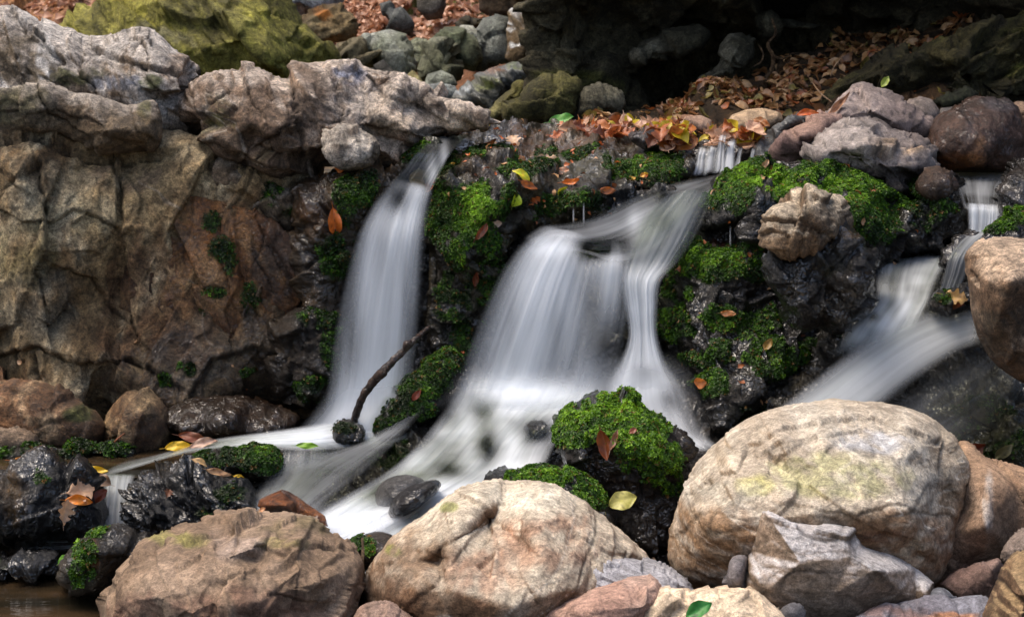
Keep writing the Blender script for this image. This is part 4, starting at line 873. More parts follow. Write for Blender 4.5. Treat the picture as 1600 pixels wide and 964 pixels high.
# round mossy boulder in the middle
mb = rock('mossy_boulder', 'round boulder capped with bright green moss in front of the falls', 'mossy boulder', [(868, 668), (874, 648), (892, 630), (918, 618), (945, 614), (972, 617), (1000, 630), (1024, 650), (1048, 672), (1072, 684), (1080, 700), (1070, 740), (1064, 800), (1066, 870), (1000, 880), (950, 850), (920, 800), (890, 750), (872, 712)], 3.05, .14, e=.42, lean=.35,
     ctrl=[(960, 640, .0), (930, 690, .05), (1000, 700, .05), (950, 780, -.04), (1010, 800, -.02)], prof='wet', k=.9, cols=((36, 28, 22), (22, 18, 15), (62, 46, 36)), wet=.8, mat=M_WET,
     blobs=[(945, 690, 14, 24, (96, 50, 26), .5)], mossb=[(950, 648, 66, 38), (1000, 670, 50, 44), (1010, 720, 50, 34, .95), (900, 665, 34, 34), (1040, 740, 26, 34, .8), (920, 640, 40, 30)])
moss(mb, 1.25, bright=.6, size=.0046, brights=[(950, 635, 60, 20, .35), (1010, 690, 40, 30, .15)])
mb2 = rock('mossy_stone', 'low mossy stone peeking over the tan centre boulder', 'mossy stone', [(790, 752), (800, 738), (828, 729), (862, 730), (890, 738), (918, 746), (940, 762), (955, 790), (960, 830), (900, 830), (820, 790)], 2.86, .08, e=.42, lean=.5, prof='wet', k=.7, cols=DARKW, wet=.8, mat=M_WET, mossb=[(850, 745, 60, 24), (910, 765, 50, 30)])
moss(mb2, 1.25, bright=.6, size=.0046)
rock('boulder', 'black stone with rivulets in the gap between the two largest boulders', 'boulder', [(930, 800), (980, 800), (1080, 780), (1100, 860), (1080, 930), (1000, 900), (960, 860)], 2.98, .06, e=.4, lean=.8, prof='wet', k=.9, cols=((26, 26, 28), (18, 18, 18), (44, 44, 46)), wet=1, mat=M_WET)

# ================================================================== FOREGROUND STONES
G_FG = 'large dry stones in the foreground'
def fg(label, o, Y, T, **k):
    kw = dict(prof='boulder', mat=M_SMOOTH, e=.45, lean=.35, group=G_FG, step=2.2, ck=.32, dirt=.35)
    kw.update(k)
    return rock('boulder', label, 'boulder', o, Y, T, **kw)
fg('huge pale tan rounded boulder, largest of the foreground', [(1046, 880), (1045, 845), (1050, 810), (1060, 780), (1074, 752), (1094, 718), (1118, 690), (1146, 668), (1170, 652), (1200, 640), (1240, 631), (1280, 627), (1330, 627), (1380, 629), (1420, 635), (1452, 648), (1476, 668), (1494, 690), (1508, 712), (1514, 740), (1510, 770), (1500, 810), (1486, 850), (1474, 890), (1450, 930), (1380, 960), (1250, 960), (1140, 940), (1080, 915)], 2.80, .24, e=.42, lean=.55,
   ctrl=[(1250, 660, -.03), (1380, 660, -.03), (1280, 720, .05), (1400, 720, .06), (1160, 740, .05), (1120, 820, .08), (1300, 800, .09), (1420, 800, .09), (1470, 740, -.01), (1480, 790, -.02), (1300, 900, .02), (1180, 720, -.0), (1230, 700, .035)], blur=4, k=.9,
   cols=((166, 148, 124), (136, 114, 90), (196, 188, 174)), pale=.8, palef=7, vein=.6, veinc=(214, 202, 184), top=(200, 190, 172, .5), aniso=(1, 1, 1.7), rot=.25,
   blobs=[(1300, 745, 110, 36, (164, 162, 112), .6), (1400, 850, 120, 50, (116, 84, 56), .85), (1110, 860, 80, 70, (134, 100, 66), .8), (1250, 880, 120, 60, (120, 90, 62), .7), (1360, 690, 60, 16, (170, 174, 182), .6), (1380, 838, 40, 10, (96, 62, 42), .7), (1180, 760, 30, 16, (196, 190, 100), .5), (1140, 770, 60, 20, (170, 166, 150), .5)], over=dict(lump=.013),
   cracks=[(2.5, .012, [(1080, 770), (1110, 745), (1150, 735), (1170, 700), (1240, 668), (1330, 655), (1420, 665), (1470, 690)]), (2.2, .010, [(1200, 740), (1216, 712), (1260, 690), (1330, 676)]), (2, .008, [(1060, 830), (1110, 800), (1180, 810), (1240, 786), (1330, 806), (1400, 788), (1480, 806)]), (2, .008, [(1480, 690), (1478, 740), (1500, 790)]), (2, .006, [(1130, 760), (1150, 790), (1200, 770)]), (2, .008, [(1090, 800), (1110, 840), (1160, 870)]), (1.8, .005, [(1220, 700), (1230, 740), (1270, 730), (1300, 700)]), (2, .010, [(1360, 836), (1380, 828), (1392, 838)])])
fg('tan and white rounded boulder in the centre foreground', [(556, 950), (560, 915), (574, 884), (596, 862), (622, 842), (652, 816), (684, 792), (716, 772), (748, 758), (790, 752), (830, 750), (862, 757), (892, 770), (920, 790), (950, 812), (976, 834), (1000, 856), (1014, 880), (1020, 920), (1010, 1060), (570, 1070)], 2.66, .22, e=.42, lean=.45,
   ctrl=[(790, 775, -.02), (780, 800, -.03), (768, 815, -.04), (740, 800, .03), (830, 810, .06), (700, 850, .05), (640, 880, .05), (620, 930, .04), (700, 920, .11), (850, 880, .10), (940, 840, .03), (900, 920, .10), (688, 880, .0), (800, 950, .14)], blur=3.5, k=1.0,
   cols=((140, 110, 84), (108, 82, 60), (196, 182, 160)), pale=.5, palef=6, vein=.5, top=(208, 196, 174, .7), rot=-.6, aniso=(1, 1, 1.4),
   blobs=[(820, 780, 80, 20, (226, 216, 194), .6), (850, 850, 90, 40, (158, 118, 92), .7), (640, 860, 60, 40, (128, 98, 66), .6), (900, 850, 60, 16, (220, 204, 178), .6), (600, 930, 50, 40, (92, 68, 50), .8), (660, 900, 70, 60, (104, 78, 56), .6), (760, 900, 60, 40, (146, 106, 82), .6), (706, 800, 14, 8, (118, 124, 50), .7), (620, 866, 12, 8, (118, 124, 50), .7)], over=dict(lump=.014),
   cracks=[(3, .018, [(740, 790), (762, 805), (770, 840), (756, 860)]), (2, .008, [(690, 860), (760, 800), (800, 780)]), (2, .008, [(640, 950), (700, 890), (740, 840)]), (1.8, .006, [(820, 820), (830, 860), (815, 900), (840, 940)]), (2, .008, [(900, 800), (880, 830), (930, 860), (1000, 880)]), (1.8, .006, [(600, 890), (650, 860), (700, 870)])])
fg('red brown angular boulder in the left foreground', [(160, 960), (165, 925), (176, 895), (200, 868), (224, 852), (256, 842), (290, 828), (318, 815), (352, 806), (392, 799), (420, 797), (450, 799), (478, 804), (500, 814), (520, 830), (540, 848), (556, 860), (568, 884), (566, 915), (556, 950), (552, 1060), (160, 1060)], 2.58, .20, e=.40, lean=.5,
   ctrl=[(230, 900, .10), (330, 830, -.01), (350, 870, .08), (395, 855, .07), (405, 875, .03), (430, 820, .02), (480, 825, .0), (490, 860, .03), (470, 880, .08), (520, 900, .06), (400, 940, .13), (240, 930, .12), (300, 960, .14), (200, 890, .04)], blur=2.5, prof='angular', k=.8,
   cols=((122, 102, 82), (92, 74, 58), (168, 150, 132)), pale=.5, palef=6, top=(150, 126, 102, .5), mat=M_DRY,
   blobs=[(460, 820, 60, 16, (92, 86, 50), .5), (270, 848, 50, 10, (132, 134, 60), .5), (440, 850, 40, 10, (130, 124, 60), .4), (370, 850, 40, 20, (172, 156, 146), .4), (330, 960, 160, 40, (108, 74, 60), .5)], over=dict(lump=.010, ridge=.004),
   cracks=[(3, .014, [(180, 900), (250, 860), (330, 840), (380, 815)]), (3, .016, [(400, 850), (440, 870), (480, 850), (540, 858)]), (2.5, .012, [(330, 900), (400, 890), (420, 930), (500, 940)]), (2, .008, [(220, 940), (300, 920), (340, 960)])])
fg('grey angular stone with a bright stepped top, leaning on the largest boulder', [(1160, 940, 0), (1166, 900, 0), (1172, 860, 0), (1180, 818, 0), (1188, 792, -.01), (1198, 790, -.03), (1240, 806, -.02), (1290, 812, -.02), (1330, 815, -.03), (1338, 822, 0), (1352, 852, -.01), (1400, 866, -.03), (1434, 888, -.03), (1460, 910, 0), (1458, 930, 0), (1430, 945, 0), (1380, 960, 0), (1320, 990, 0), (1230, 985, 0)], 2.50, .07, e=.28, lean=.3, rounding=0,
   ctrl=[(1186, 812, .03), (1200, 806, .05), (1260, 828, .055), (1322, 832, .05), (1176, 900, .03), (1200, 920, .05), (1334, 868, .06), (1370, 890, .07), (1450, 925, .02), (1300, 930, .05), (1250, 880, .07)], blur=1.2, prof='angular', k=.6, mat=M_DRY,
   cols=((128, 110, 92), (100, 84, 68), (160, 148, 136)), pale=.35, palef=9, top=(206, 204, 204, .6), vein=.4, aniso=(1, 1, 1.6), rot=.12, over=dict(chip=.0035, cf=5, lump=.002), ck=.2,
   cracks=[(1.6, .005, [(1180, 860), (1240, 866), (1300, 860), (1340, 866)]), (1.6, .005, [(1190, 885), (1280, 893), (1380, 896)]), (1.4, .004, [(1200, 830), (1250, 842), (1320, 846)]), (2, .006, [(1330, 820), (1336, 870), (1372, 896)]), (1.6, .004, [(1220, 920), (1320, 930), (1420, 930)])])
fg('small grey stone wedged at the left end of the stepped stone', [(1136, 905), (1138, 878), (1148, 866), (1168, 866), (1172, 880), (1168, 910), (1160, 925), (1140, 920)], 2.46, .04, cols=((136, 132, 132), (110, 104, 104), (180, 176, 176)), prof='angular', k=.5, mat=M_DRY)
fg('brown ribbed boulder behind the largest boulder at right', [(1440, 930), (1450, 860), (1470, 800), (1484, 740), (1496, 690), (1512, 692), (1530, 712), (1560, 726), (1600, 734), (1680, 746), (1680, 880), (1600, 870), (1560, 880), (1520, 900), (1480, 930)], 2.88, .16, e=.42, lean=.4, ctrl=[(1545, 760, .06), (1540, 820, .08), (1590, 760, .02), (1500, 800, .0)], cols=((134, 110, 90), (104, 80, 62), (176, 158, 140)), pale=.5, top=(170, 140, 112, .5), blobs=[(1545, 790, 8, 50, (190, 186, 180), .6), (1580, 790, 30, 40, (110, 84, 64), .6)], prof='boulder', mat=M_DRY, aniso=(1, 1, .7))
fg('dark slate grey layered stone right of the centre boulder', [(830, 905), (842, 886), (868, 876), (884, 868), (920, 864), (960, 866), (1000, 872), (1030, 882), (1060, 894), (1084, 912), (1090, 940), (1060, 980), (900, 1010), (860, 960), (838, 930)], 2.48, .10, e=.4, lean=.5, prof='angular', k=.6, cols=((116, 112, 112), (84, 80, 82), (176, 170, 168)), pale=.4, top=(188, 186, 188, .6), blobs=[(910, 895, 16, 24, (196, 164, 140), .7)], mat=M_DRY, aniso=(1, 1, 3), rot=.3)
fg('smooth pinkish stone at the bottom edge, in front of the slate', [(820, 1000, -.02), (850, 962, 0), (880, 944, 0), (930, 918, -.01), (980, 900, -.02), (1016, 896, -.02), (1032, 912, 0), (1040, 935, 0), (1030, 960, 0), (980, 1050, 0), (820, 1060, 0)], 2.36, .06, e=.35, lean=.5, rounding=0, blur=1.8, ctrl=[(1012, 915, .03), (1010, 945, .04), (930, 950, .05)], prof='angular', k=.4, cols=((178, 144, 126), (152, 118, 102), (206, 184, 168)), pale=.4, mat=M_SMOOTH, group=G_FG)
fg('cream coloured split stone at the bottom edge, middle', [(1012, 950), (1020, 930), (1034, 920), (1080, 922), (1120, 918), (1165, 918), (1188, 934), (1210, 955), (1232, 975), (1230, 1060), (1010, 1060)], 2.34, .07, e=.35, lean=.6, prof='angular', k=.8, cols=((200, 170, 134), (168, 136, 102), (222, 204, 180)), pale=.5, top=(214, 196, 170, .5), mat=M_DRY)
fg('small brown stone at the bottom edge between the two left boulders', [(545, 980), (552, 956), (566, 940), (590, 934), (610, 940), (632, 952), (652, 972), (660, 1060), (545, 1060)], 2.36, .06, prof='angular', k=.5, cols=((146, 116, 100), (118, 92, 78), (186, 166, 150)), mat=M_DRY)
fg('flat blue and rust banded stone at the bottom right', [(1330, 975), (1370, 950), (1420, 936), (1460, 932), (1500, 938), (1536, 934), (1550, 960), (1545, 1060), (1320, 1060)], 2.36, .05, e=.35, lean=1.0, prof='angular', k=.5, cols=((126, 126, 134), (104, 100, 106), (160, 162, 172)), blobs=[(1470, 965, 60, 6, (178, 120, 70), .7), (1400, 960, 50, 12, (140, 112, 104), .7)], mat=M_SMOOTH)
fg('tall brown stone cut by the bottom right corner', [(1524, 1000), (1532, 955), (1545, 925), (1560, 892), (1574, 872), (1598, 862), (1640, 850), (1700, 840), (1700, 1060), (1530, 1060)], 2.32, .10, lean=.4, prof='angular', k=.7, ctrl=[(1575, 890, .03), (1560, 950, .0), (1600, 930, .05)], cols=((118, 90, 64), (88, 68, 50), (150, 130, 104)), top=(176, 150, 110, .5), mat=M_DRY)
fg('grey stone above the corner stone at right', [(1560, 880), (1566, 856), (1580, 838), (1610, 830), (1680, 826), (1680, 880), (1600, 880)], 2.5, .07, lean=.4, prof='angular', k=.7, cols=((128, 112, 100), (100, 86, 76), (160, 146, 136)), mat=M_DRY)
fg('purple brown stone between the stepped stone and the corner', [(1464, 925), (1478, 904), (1510, 888), (1540, 876), (1566, 870), (1562, 900), (1540, 935), (1500, 950), (1474, 945)], 2.62, .08, lean=.5, prof='angular', k=.6, cols=((134, 108, 96), (106, 84, 76), (160, 142, 134)), mat=M_DRY)
fg('tiny dark grey stone at the bottom edge below the stepped stone', [(1214, 968), (1218, 950), (1238, 940), (1256, 948), (1258, 975), (1240, 990)], 2.34, .03, prof='angular', k=.4, cols=((104, 102, 104), (80, 78, 80), (150, 148, 150)), mat=M_DRY)
fg('small blue grey stone at the right tip of the stepped stone', [(1446, 930), (1462, 916), (1480, 918), (1496, 936), (1490, 955), (1450, 955)], 2.46, .04, prof='angular', k=.4, cols=((120, 122, 128), (92, 92, 96), (160, 162, 168)), mat=M_DRY)
ms = rock('boulder', 'dark round stone with a tuft of moss between the two left boulders', 'boulder', [(540, 868), (548, 848), (566, 834), (592, 828), (616, 836), (628, 856), (620, 890), (570, 900)], 2.76, .07, e=.42, lean=.5, prof='boulder', k=.5, cols=((66, 54, 42), (48, 40, 32), (90, 78, 60)), wet=.6, mat=M_WET, mossb=[(566, 852, 22, 18)])
moss(ms, 1.1, bright=.5)
# gravel between the foreground stones
rock('gravel_bed', None, None, [(-100, 1010), (300, 985), (700, 990), (1000, 905), (1060, 880), (1200, 930), (1480, 900), (1700, 880), (1700, 1200), (-100, 1200)], 2.7, .03, e=.3, lean=1.6, prof='far', k=.6, cols=((92, 74, 56), (66, 52, 40), (136, 116, 92)), mat=M_DRY, kind='structure', step=3.2, over=dict(chip=.02, cf=26), ctrl=[(300, 1150, .4), (1200, 1150, .4), (1200, 950, .05)])
# ================================================================== WATER
def catmull(R, n):
    R = np.asarray(R, float); m = len(R)
    t = np.linspace(0, m - 1, n); i = np.clip(t.astype(int), 0, m - 2); f = (t - i)[:, None]
    p0 = R[np.clip(i - 1, 0, m - 1)]; p1 = R[i]; p2 = R[i + 1]; p3 = R[np.clip(i + 2, 0, m - 1)]
    return 0.5 * ((2 * p1) + (-p0 + p2) * f + (2 * p0 - 5 * p1 + 4 * p2 - p3) * f ** 2 + (-p0 + 3 * p1 - 3 * p2 + p3) * f ** 3)
def sheet(name, rows, parent=None, label=None, cat=None, kind=None, nu=90, nv=160, mat=None, off=0.0, seed=1, sfreq=14, scon=.5, edge=.12,
          ends=(.04, .06), bulge=.0, gain=1.0, blobs=(), ripple=.004, wob=0.0, vs=1.0):
    """water running along a strip; rows = (left x,y,Y, right x,y,Y, foam, film) from spring to end"""
    R = catmull(rows, nv)
    u = np.linspace(0, 1, nu)[None, :]; v = np.linspace(0, 1, nv)[:, None]
    px = R[:, 0:1] * (1 - u) + R[:, 3:4] * u; py = R[:, 1:2] * (1 - u) + R[:, 4:5] * u; Y = R[:, 2:3] * (1 - u) + R[:, 5:6] * u
    foam = np.clip(R[:, 6:7], 0, 1) + 0 * u; film = np.clip(R[:, 7:8], 0, 1) + 0 * u
    W0 = at(px, py, Y - off)
    wid = np.linalg.norm(W0[:, -1] - W0[:, 0], axis=1).mean()
    ln = np.linalg.norm(np.diff(W0[:, nu // 2], axis=0), axis=1); sl = np.concatenate([[0], np.cumsum(ln)])[:, None]
    fu = u * wid + 0 * v; fv = sl + 0 * u
    pt = lambda a, b, c: np.stack([(fu * a).ravel(), (fv * b).ravel(), np.full(fu.size, c)], 1)
    st_ = fbm(pt(sfreq * 1.3, 1.1 * vs, seed * 3.3), 4, 0.1, .6).reshape(fu.shape)
    st2 = fbm(pt(sfreq * 4, 1.8 * vs, seed * 5.1), 3, 0.4, .6).reshape(fu.shape)
    st3 = fbm(pt(7, 7, seed * 1.7), 3, 0.7).reshape(fu.shape)
    Yn = Y - off - bulge * np.sin(math.pi * u) - ripple * 2 * st_ - ripple * .7 * st2
    V = at(px, py, Yn).reshape(-1, 3)
    ee = smooth(0, edge, u + .05 * st_) * smooth(0, edge, 1 - u + .05 * st2) * smooth(0, ends[0] + 1e-6, v + .03 * st_) * smooth(0, ends[1] + 1e-6, 1 - v + .03 * st2)
    f = foam * gain * (1 + scon * st_ * 1.7 + scon * .7 * st2 + wob * st3 * 1.6)
    for (cx, cy, rx, ry, mul, add) in blobs:
        g = np.exp(-(((px - cx) / rx) ** 2 + ((py - cy) / ry) ** 2))
        f = f * (1 + (mul - 1) * g) + add * g
    f = np.clip(f, 0, 1) * ee
    fl = film * ee
    a = (np.mgrid[0:nv - 1, 0:nu - 1][0] * nu + np.mgrid[0:nv - 1, 0:nu - 1][1]).ravel()
    q = np.stack([a, a + nu, a + nu + 1, a + 1], 1)
    o = np.zeros(3) if parent is None else np.array(parent.location)
    flow = np.stack([fu + seed * 1.37, fv, 0 * fu + seed], -1).reshape(-1, 3)
    me = make_mesh(name, V - o, q, mat or M_WATER, {'Foam': ('FLOAT', f.ravel()), 'Film': ('FLOAT', fl.ravel()), 'Flow': ('FLOAT_VECTOR', flow)})
    return link(name, me, parent, label, cat, None, kind)
def layered(name, rows, n, parent, off=.0, doff=.018, gain=1.0, **k):
    for i in range(n):
        kk = dict(k); 
        sheet(name, rows, parent, seed=3 + i * 2.37 + len(rows), off=off + doff * i, gain=gain, **kk)

def flat(name, pts, z, mat, label=None, n=60):
    """level water inside a pool outline given in metres (x, y)"""
    pts = resample(np.array(pts, float), 2)
    lo, hi = pts.min(0), pts.max(0)
    me = bpy.data.meshes.new(name); 
    me.from_pydata([(x, y, z) for x, y in pts], [], [list(range(len(pts)))])
    me.materials.append(mat); me.update()
    return link(name, me, kind='structure')
flat('pool', [(-1.5, 1.9), (-1.6, 3.22), (-0.75, 3.24), (-0.45, 3.1), (-0.25, 2.6), (-0.5, 1.9)], -0.055, M_POOL)
flat('stream', [(-1.4, 3.22), (-1.4, 3.56), (-0.9, 3.56), (-0.5, 3.5), (-0.52, 3.3), (-0.75, 3.25), (-0.95, 3.2)], 0.062, M_POOL)

# ---- first fall
f1 = empty('waterfall', at(575, 660, 3.6), 'leftmost fall, a narrow white veil dropping from a dark glassy chute', 'waterfall')
sheet('chute', [(700, 206, 4.05, 748, 208, 4.05, .02, .5), (676, 216, 3.92, 730, 217, 3.92, .05, .95), (652, 236, 3.76, 708, 238, 3.78, .08, 1), (630, 264, 3.66, 690, 268, 3.69, .10, 1), (608, 290, 3.62, 675, 300, 3.64, .15, 1), (590, 318, 3.60, 668, 334, 3.62, .1, .3)],
      f1, mat=M_SHEEN, seed=2, sfreq=16, scon=1.0, ripple=.006, edge=.12, gain=.25, ends=(.05, .1), blobs=[(676, 275, 9, 26, 1, .50), (694, 245, 7, 26, 1, .35)])
c1 = [(616, 272, 3.63, 680, 292, 3.63, .0, 0), (602, 292, 3.60, 676, 308, 3.60, .6, 0), (580, 320, 3.58, 671, 334, 3.58, .95, 0), (556, 368, 3.55, 666, 380, 3.55, .85, 0), (538, 430, 3.54, 662, 440, 3.54, .78, 0), (524, 500, 3.53, 657, 510, 3.53, .74, 0), (514, 570, 3.53, 650, 580, 3.53, .70, 0), (506, 630, 3.53, 644, 630, 3.53, .75, 0), (498, 680, 3.50, 630, 676, 3.50, .8, 0)]
layered('curtain', c1, 3, f1, doff=.02, gain=.50, sfreq=13, scon=.85, edge=.33, ripple=.003, ends=(.07, .08), vs=.6, blobs=[(622, 310, 24, 30, .3, -.08), (575, 620, 70, 50, 1, .25), (605, 430, 14, 80, 1, -.10), (575, 420, 14, 100, 1, .16), (632, 450, 9, 110, .7, -.05), (548, 520, 9, 80, .75, -.03), (650, 400, 10, 90, 1, .10)])
sheet('spray', [(530, 560, 3.49, 640, 560, 3.49, .0, 0), (505, 610, 3.47, 650, 610, 3.47, .30, 0), (480, 650, 3.45, 660, 650, 3.45, .7, 0), (440, 690, 3.42, 640, 690, 3.42, .75, 0), (400, 705, 3.38, 600, 706, 3.38, .2, 0)], f1, seed=9, sfreq=5, scon=.2, edge=.3, ends=(.3, .3), wob=.35)
# ---- splash pool of the first fall running off to the left
layered('foam_run', [(668, 618, 3.58, 640, 690, 3.40, .2, .5), (620, 640, 3.54, 590, 702, 3.38, .75, .5), (560, 650, 3.50, 530, 704, 3.35, 1.0, .5), (500, 660, 3.44, 480, 706, 3.30, 1.0, .5), (440, 670, 3.40, 410, 704, 3.28, .85, .6), (380, 678, 3.38, 350, 704, 3.28, .5, .8), (320, 688, 3.37, 280, 712, 3.26, .3, .9), (250, 708, 3.36, 200, 735, 3.22, .22, .9), (190, 720, 3.34, 130, 756, 3.20, .1, .8)], 2, f1, gain=.8, doff=.01, sfreq=16, scon=.6, edge=.36, nv=220, wob=.7)
# ---- middle fall
f2 = empty('waterfall', at(840, 620, 3.6), 'widest fall in the middle, fanning from a mossy lip into white silk', 'waterfall')
sheet('lip_flow', [(1165, 268, 4.02, 1120, 290, 3.84, .06, .7), (1110, 274, 3.94, 1096, 312, 3.72, .10, 1), (1050, 286, 3.86, 1072, 348, 3.62, .14, 1), (990, 306, 3.78, 1040, 385, 3.58, .18, 1), (940, 330, 3.72, 1000, 410, 3.56, .22, 1), (890, 346, 3.70, 960, 412, 3.55, .25, 1), (845, 352, 3.69, 905, 396, 3.56, .22, .8), (815, 372, 3.66, 860, 402, 3.56, .2, .3)],
      f2, mat=M_SHEEN, seed=4, gain=.8, sfreq=12, scon=1.2, ripple=.003, edge=.12, wob=.5, ends=(.04, .06), nv=220, blobs=[(1010, 360, 24, 30, 1, .35), (1060, 340, 16, 24, 1, .30), (990, 345, 10, 20, 1, .2), (1080, 290, 40, 8, 1, .10), (1040, 310, 14, 14, .2, -.05), (935, 385, 60, 18, .5, -.12)])
c2 = [(850, 350, 3.63, 980, 380, 3.60, .10, 0), (832, 362, 3.60, 984, 396, 3.58, .5, 0), (806, 388, 3.58, 988, 420, 3.54, .85, 0), (780, 425, 3.56, 988, 455, 3.53, .85, 0), (756, 475, 3.54, 984, 500, 3.52, .82, 0), (736, 525, 3.53, 974, 550, 3.51, .78, 0), (720, 570, 3.52, 962, 595, 3.50, .72, 0), (704, 620, 3.50, 945, 640, 3.48, .70, 0), (690, 660, 3.46, 930, 670, 3.45, .6, 0)]
hole = [(930, 390, 44, 22, .1, -.15), (928, 470, 26, 60, .45, -.06), (945, 540, 30, 50, .4, -.06), (880, 600, 50, 30, .7, -.03), (968, 450, 12, 60, 1, .12), (920, 560, 50, 60, .6, -.02), (870, 520, 14, 70, .75, 0), (800, 520, 10, 90, .8, 0), (830, 430, 40, 60, 1, .14), (885, 470, 16, 80, 1, .06), (860, 390, 34, 12, 1, .3)]
layered('curtain', c2, 3, f2, doff=.02, gain=.50, nu=140, sfreq=12, scon=.85, edge=.22, ripple=.003, ends=(.05, .1), vs=.6, blobs=hole)
# right strand
c3 = [(1040, 300, 3.68, 1122, 292, 3.72, .18, .9), (1000, 335, 3.63, 1106, 335, 3.66, .26, .9), (980, 375, 3.60, 1088, 372, 3.62, .38, .9), (968, 410, 3.57, 1062, 410, 3.59, .5, .7), (966, 440, 3.54, 1036, 440, 3.54, .85, .2), (974, 480, 3.52, 1030, 480, 3.52, .95, 0), (980, 525, 3.50, 1030, 525, 3.50, .95, 0), (965, 565, 3.47, 1046, 568, 3.47, .9, 0), (940, 605, 3.43, 1072, 605, 3.43, .75, 0), (930, 645, 3.38, 1090, 645, 3.38, .6, 0), (960, 690, 3.32, 1110, 680, 3.32, .6, 0), (1040, 710, 3.26, 1135, 704, 3.26, .5, 0)]
layered('side_strand', c3, 2, f2, doff=.018, gain=.62, nv=220, sfreq=15, scon=.7, edge=.28, vs=1.0, wob=.4, ripple=.003, blobs=[(1010, 585, 26, 16, .5, -.15), (1045, 625, 20, 20, .5, -.15), (1040, 350, 16, 20, .5, 0), (1100, 690, 30, 12, 1, .2)])
sheet('spray', [(900, 540, 3.44, 1060, 540, 3.44, .0, 0), (860, 590, 3.42, 1090, 590, 3.42, .32, 0), (820, 640, 3.40, 1110, 640, 3.38, .32, 0), (800, 690, 3.36, 1120, 700, 3.32, .2, 0)], f2, seed=12, sfreq=6, scon=.3, edge=.35, ends=(.35, .3), wob=.5)
sheet('spray', [(720, 560, 3.45, 930, 566, 3.45, 0, 0), (700, 596, 3.43, 930, 600, 3.43, .35, 0), (680, 625, 3.41, 920, 625, 3.40, .35, 0), (670, 660, 3.38, 900, 660, 3.36, .0, 0)], f2, seed=14, sfreq=5, scon=.3, edge=.35, ends=(.35, .35), wob=.8)
sheet('spray', [(480, 770, 3.0, 640, 770, 3.0, 0, 0), (440, 800, 2.97, 640, 806, 2.95, .4, 0), (430, 830, 2.93, 660, 840, 2.91, .6, 0), (430, 870, 2.9, 660, 880, 2.88, .4, 0)], f2, seed=15, sfreq=5, scon=.3, edge=.35, ends=(.35, .2), wob=.8)
# ---- cascade over the stones
casc = [(716, 566, 3.54, 960, 590, 3.50, .30, .2), (704, 615, 3.47, 945, 625, 3.44, .62, .5), (682, 655, 3.38, 905, 660, 3.34, .62, .7), (650, 695, 3.28, 870, 695, 3.25, .60, .8), (604, 735, 3.18, 850, 735, 3.14, .62, .8), (536, 775, 3.06, 790, 780, 3.04, .85, .8), (478, 810, 2.98, 720, 828, 2.96, 1.0, .6), (415, 840, 2.92, 660, 870, 2.90, 1.0, .5), (370, 880, 2.88, 620, 920, 2.86, 1.0, .4)]
cb = [(800, 608, 50, 16, 1, .55), (850, 616, 50, 12, 1, .4), (755, 640, 24, 22, .35, -.15), (762, 700, 18, 34, .3, -.15), (842, 676, 38, 22, .2, -.2), (705, 734, 32, 18, .35, -.15), (660, 700, 18, 14, .5, -.1), (800, 660, 14, 12, .5, -.1), (680, 690, 20, 12, .6, -.1), (730, 665, 16, 30, 1, .25), (800, 690, 16, 26, 1, .3), (800, 735, 50, 14, 1, .3), (600, 770, 40, 28, .5, -.15), (640, 785, 30, 28, .3, -.2), (700, 650, 26, 22, .8, -.1), (520, 830, 90, 40, 1, .5), (720, 770, 60, 16, 1, .2), (800, 640, 20, 60, 1, .15), (640, 700, 40, 24, 1, .25), (880, 640, 50, 12, 1, .25), (560, 740, 40, 14, 1, .1)]
layered('cascade', casc, 2, f2, doff=.014, gain=.70, nu=170, nv=220, sfreq=9, scon=.55, edge=.14, ends=(.12, .01), wob=.8, ripple=.008, vs=1.6, blobs=cb)
# thin film sliding over the mossy bed left of the cascade
sheet('film', [(640, 640, 3.48, 700, 600, 3.50, .05, .7), (560, 690, 3.38, 640, 672, 3.32, .14, .8), (480, 710, 3.32, 600, 715, 3.22, .12, .8), (420, 740, 3.22, 560, 750, 3.12, .14, .8), (370, 790, 3.10, 510, 790, 3.02, .28, .8), (340, 830, 3.0, 470, 830, 2.95, .4, .7)], f2, mat=M_SHEEN, seed=6, sfreq=10, scon=.9, edge=.3, ends=(.2, .1), wob=.8, ripple=.008, nv=180,
      blobs=[(440, 720, 26, 20, 1, .2), (395, 790, 30, 8, 1, .5)])
sheet('film', [(430, 700, 3.24, 520, 694, 3.26, .25, .6), (420, 730, 3.20, 520, 730, 3.18, .12, .7), (400, 765, 3.12, 500, 765, 3.08, .10, .7), (380, 800, 3.02, 480, 800, 3.0, .3, .7)], f2, seed=16, sfreq=12, scon=.8, edge=.35, ends=(.25, .2), wob=.5)
# ---- right stream
f3 = empty('waterfall', at(1380, 620, 3.4), 'stepped stream at the right, tumbling between dark rocks behind the largest boulder', 'waterfall')
sheet('upper_pool', [(1466, 262, 4.15, 1606, 262, 4.15, .02, .8), (1484, 276, 4.02, 1588, 276, 4.02, .08, 1), (1494, 296, 3.88, 1576, 296, 3.88, .22, 1), (1502, 318, 3.74, 1570, 320, 3.74, .3, 1), (1508, 328, 3.70, 1568, 330, 3.70, .4, .6)], f3, mat=M_SHEEN, seed=7, sfreq=16, scon=1.0, ripple=.008, edge=.1, ends=(.03, .1), wob=.6)
layered('small_curtain', [(1508, 316, 3.70, 1570, 320, 3.70, .3, 0), (1510, 328, 3.68, 1568, 332, 3.68, .85, 0), (1511, 345, 3.67, 1566, 346, 3.67, .9, 0), (1510, 362, 3.66, 1562, 362, 3.66, .75, 0), (1500, 376, 3.64, 1556, 372, 3.64, .3, 0)], 2, f3, doff=.012, gain=.6, sfreq=34, scon=.9, edge=.15, ends=(.1, .15))
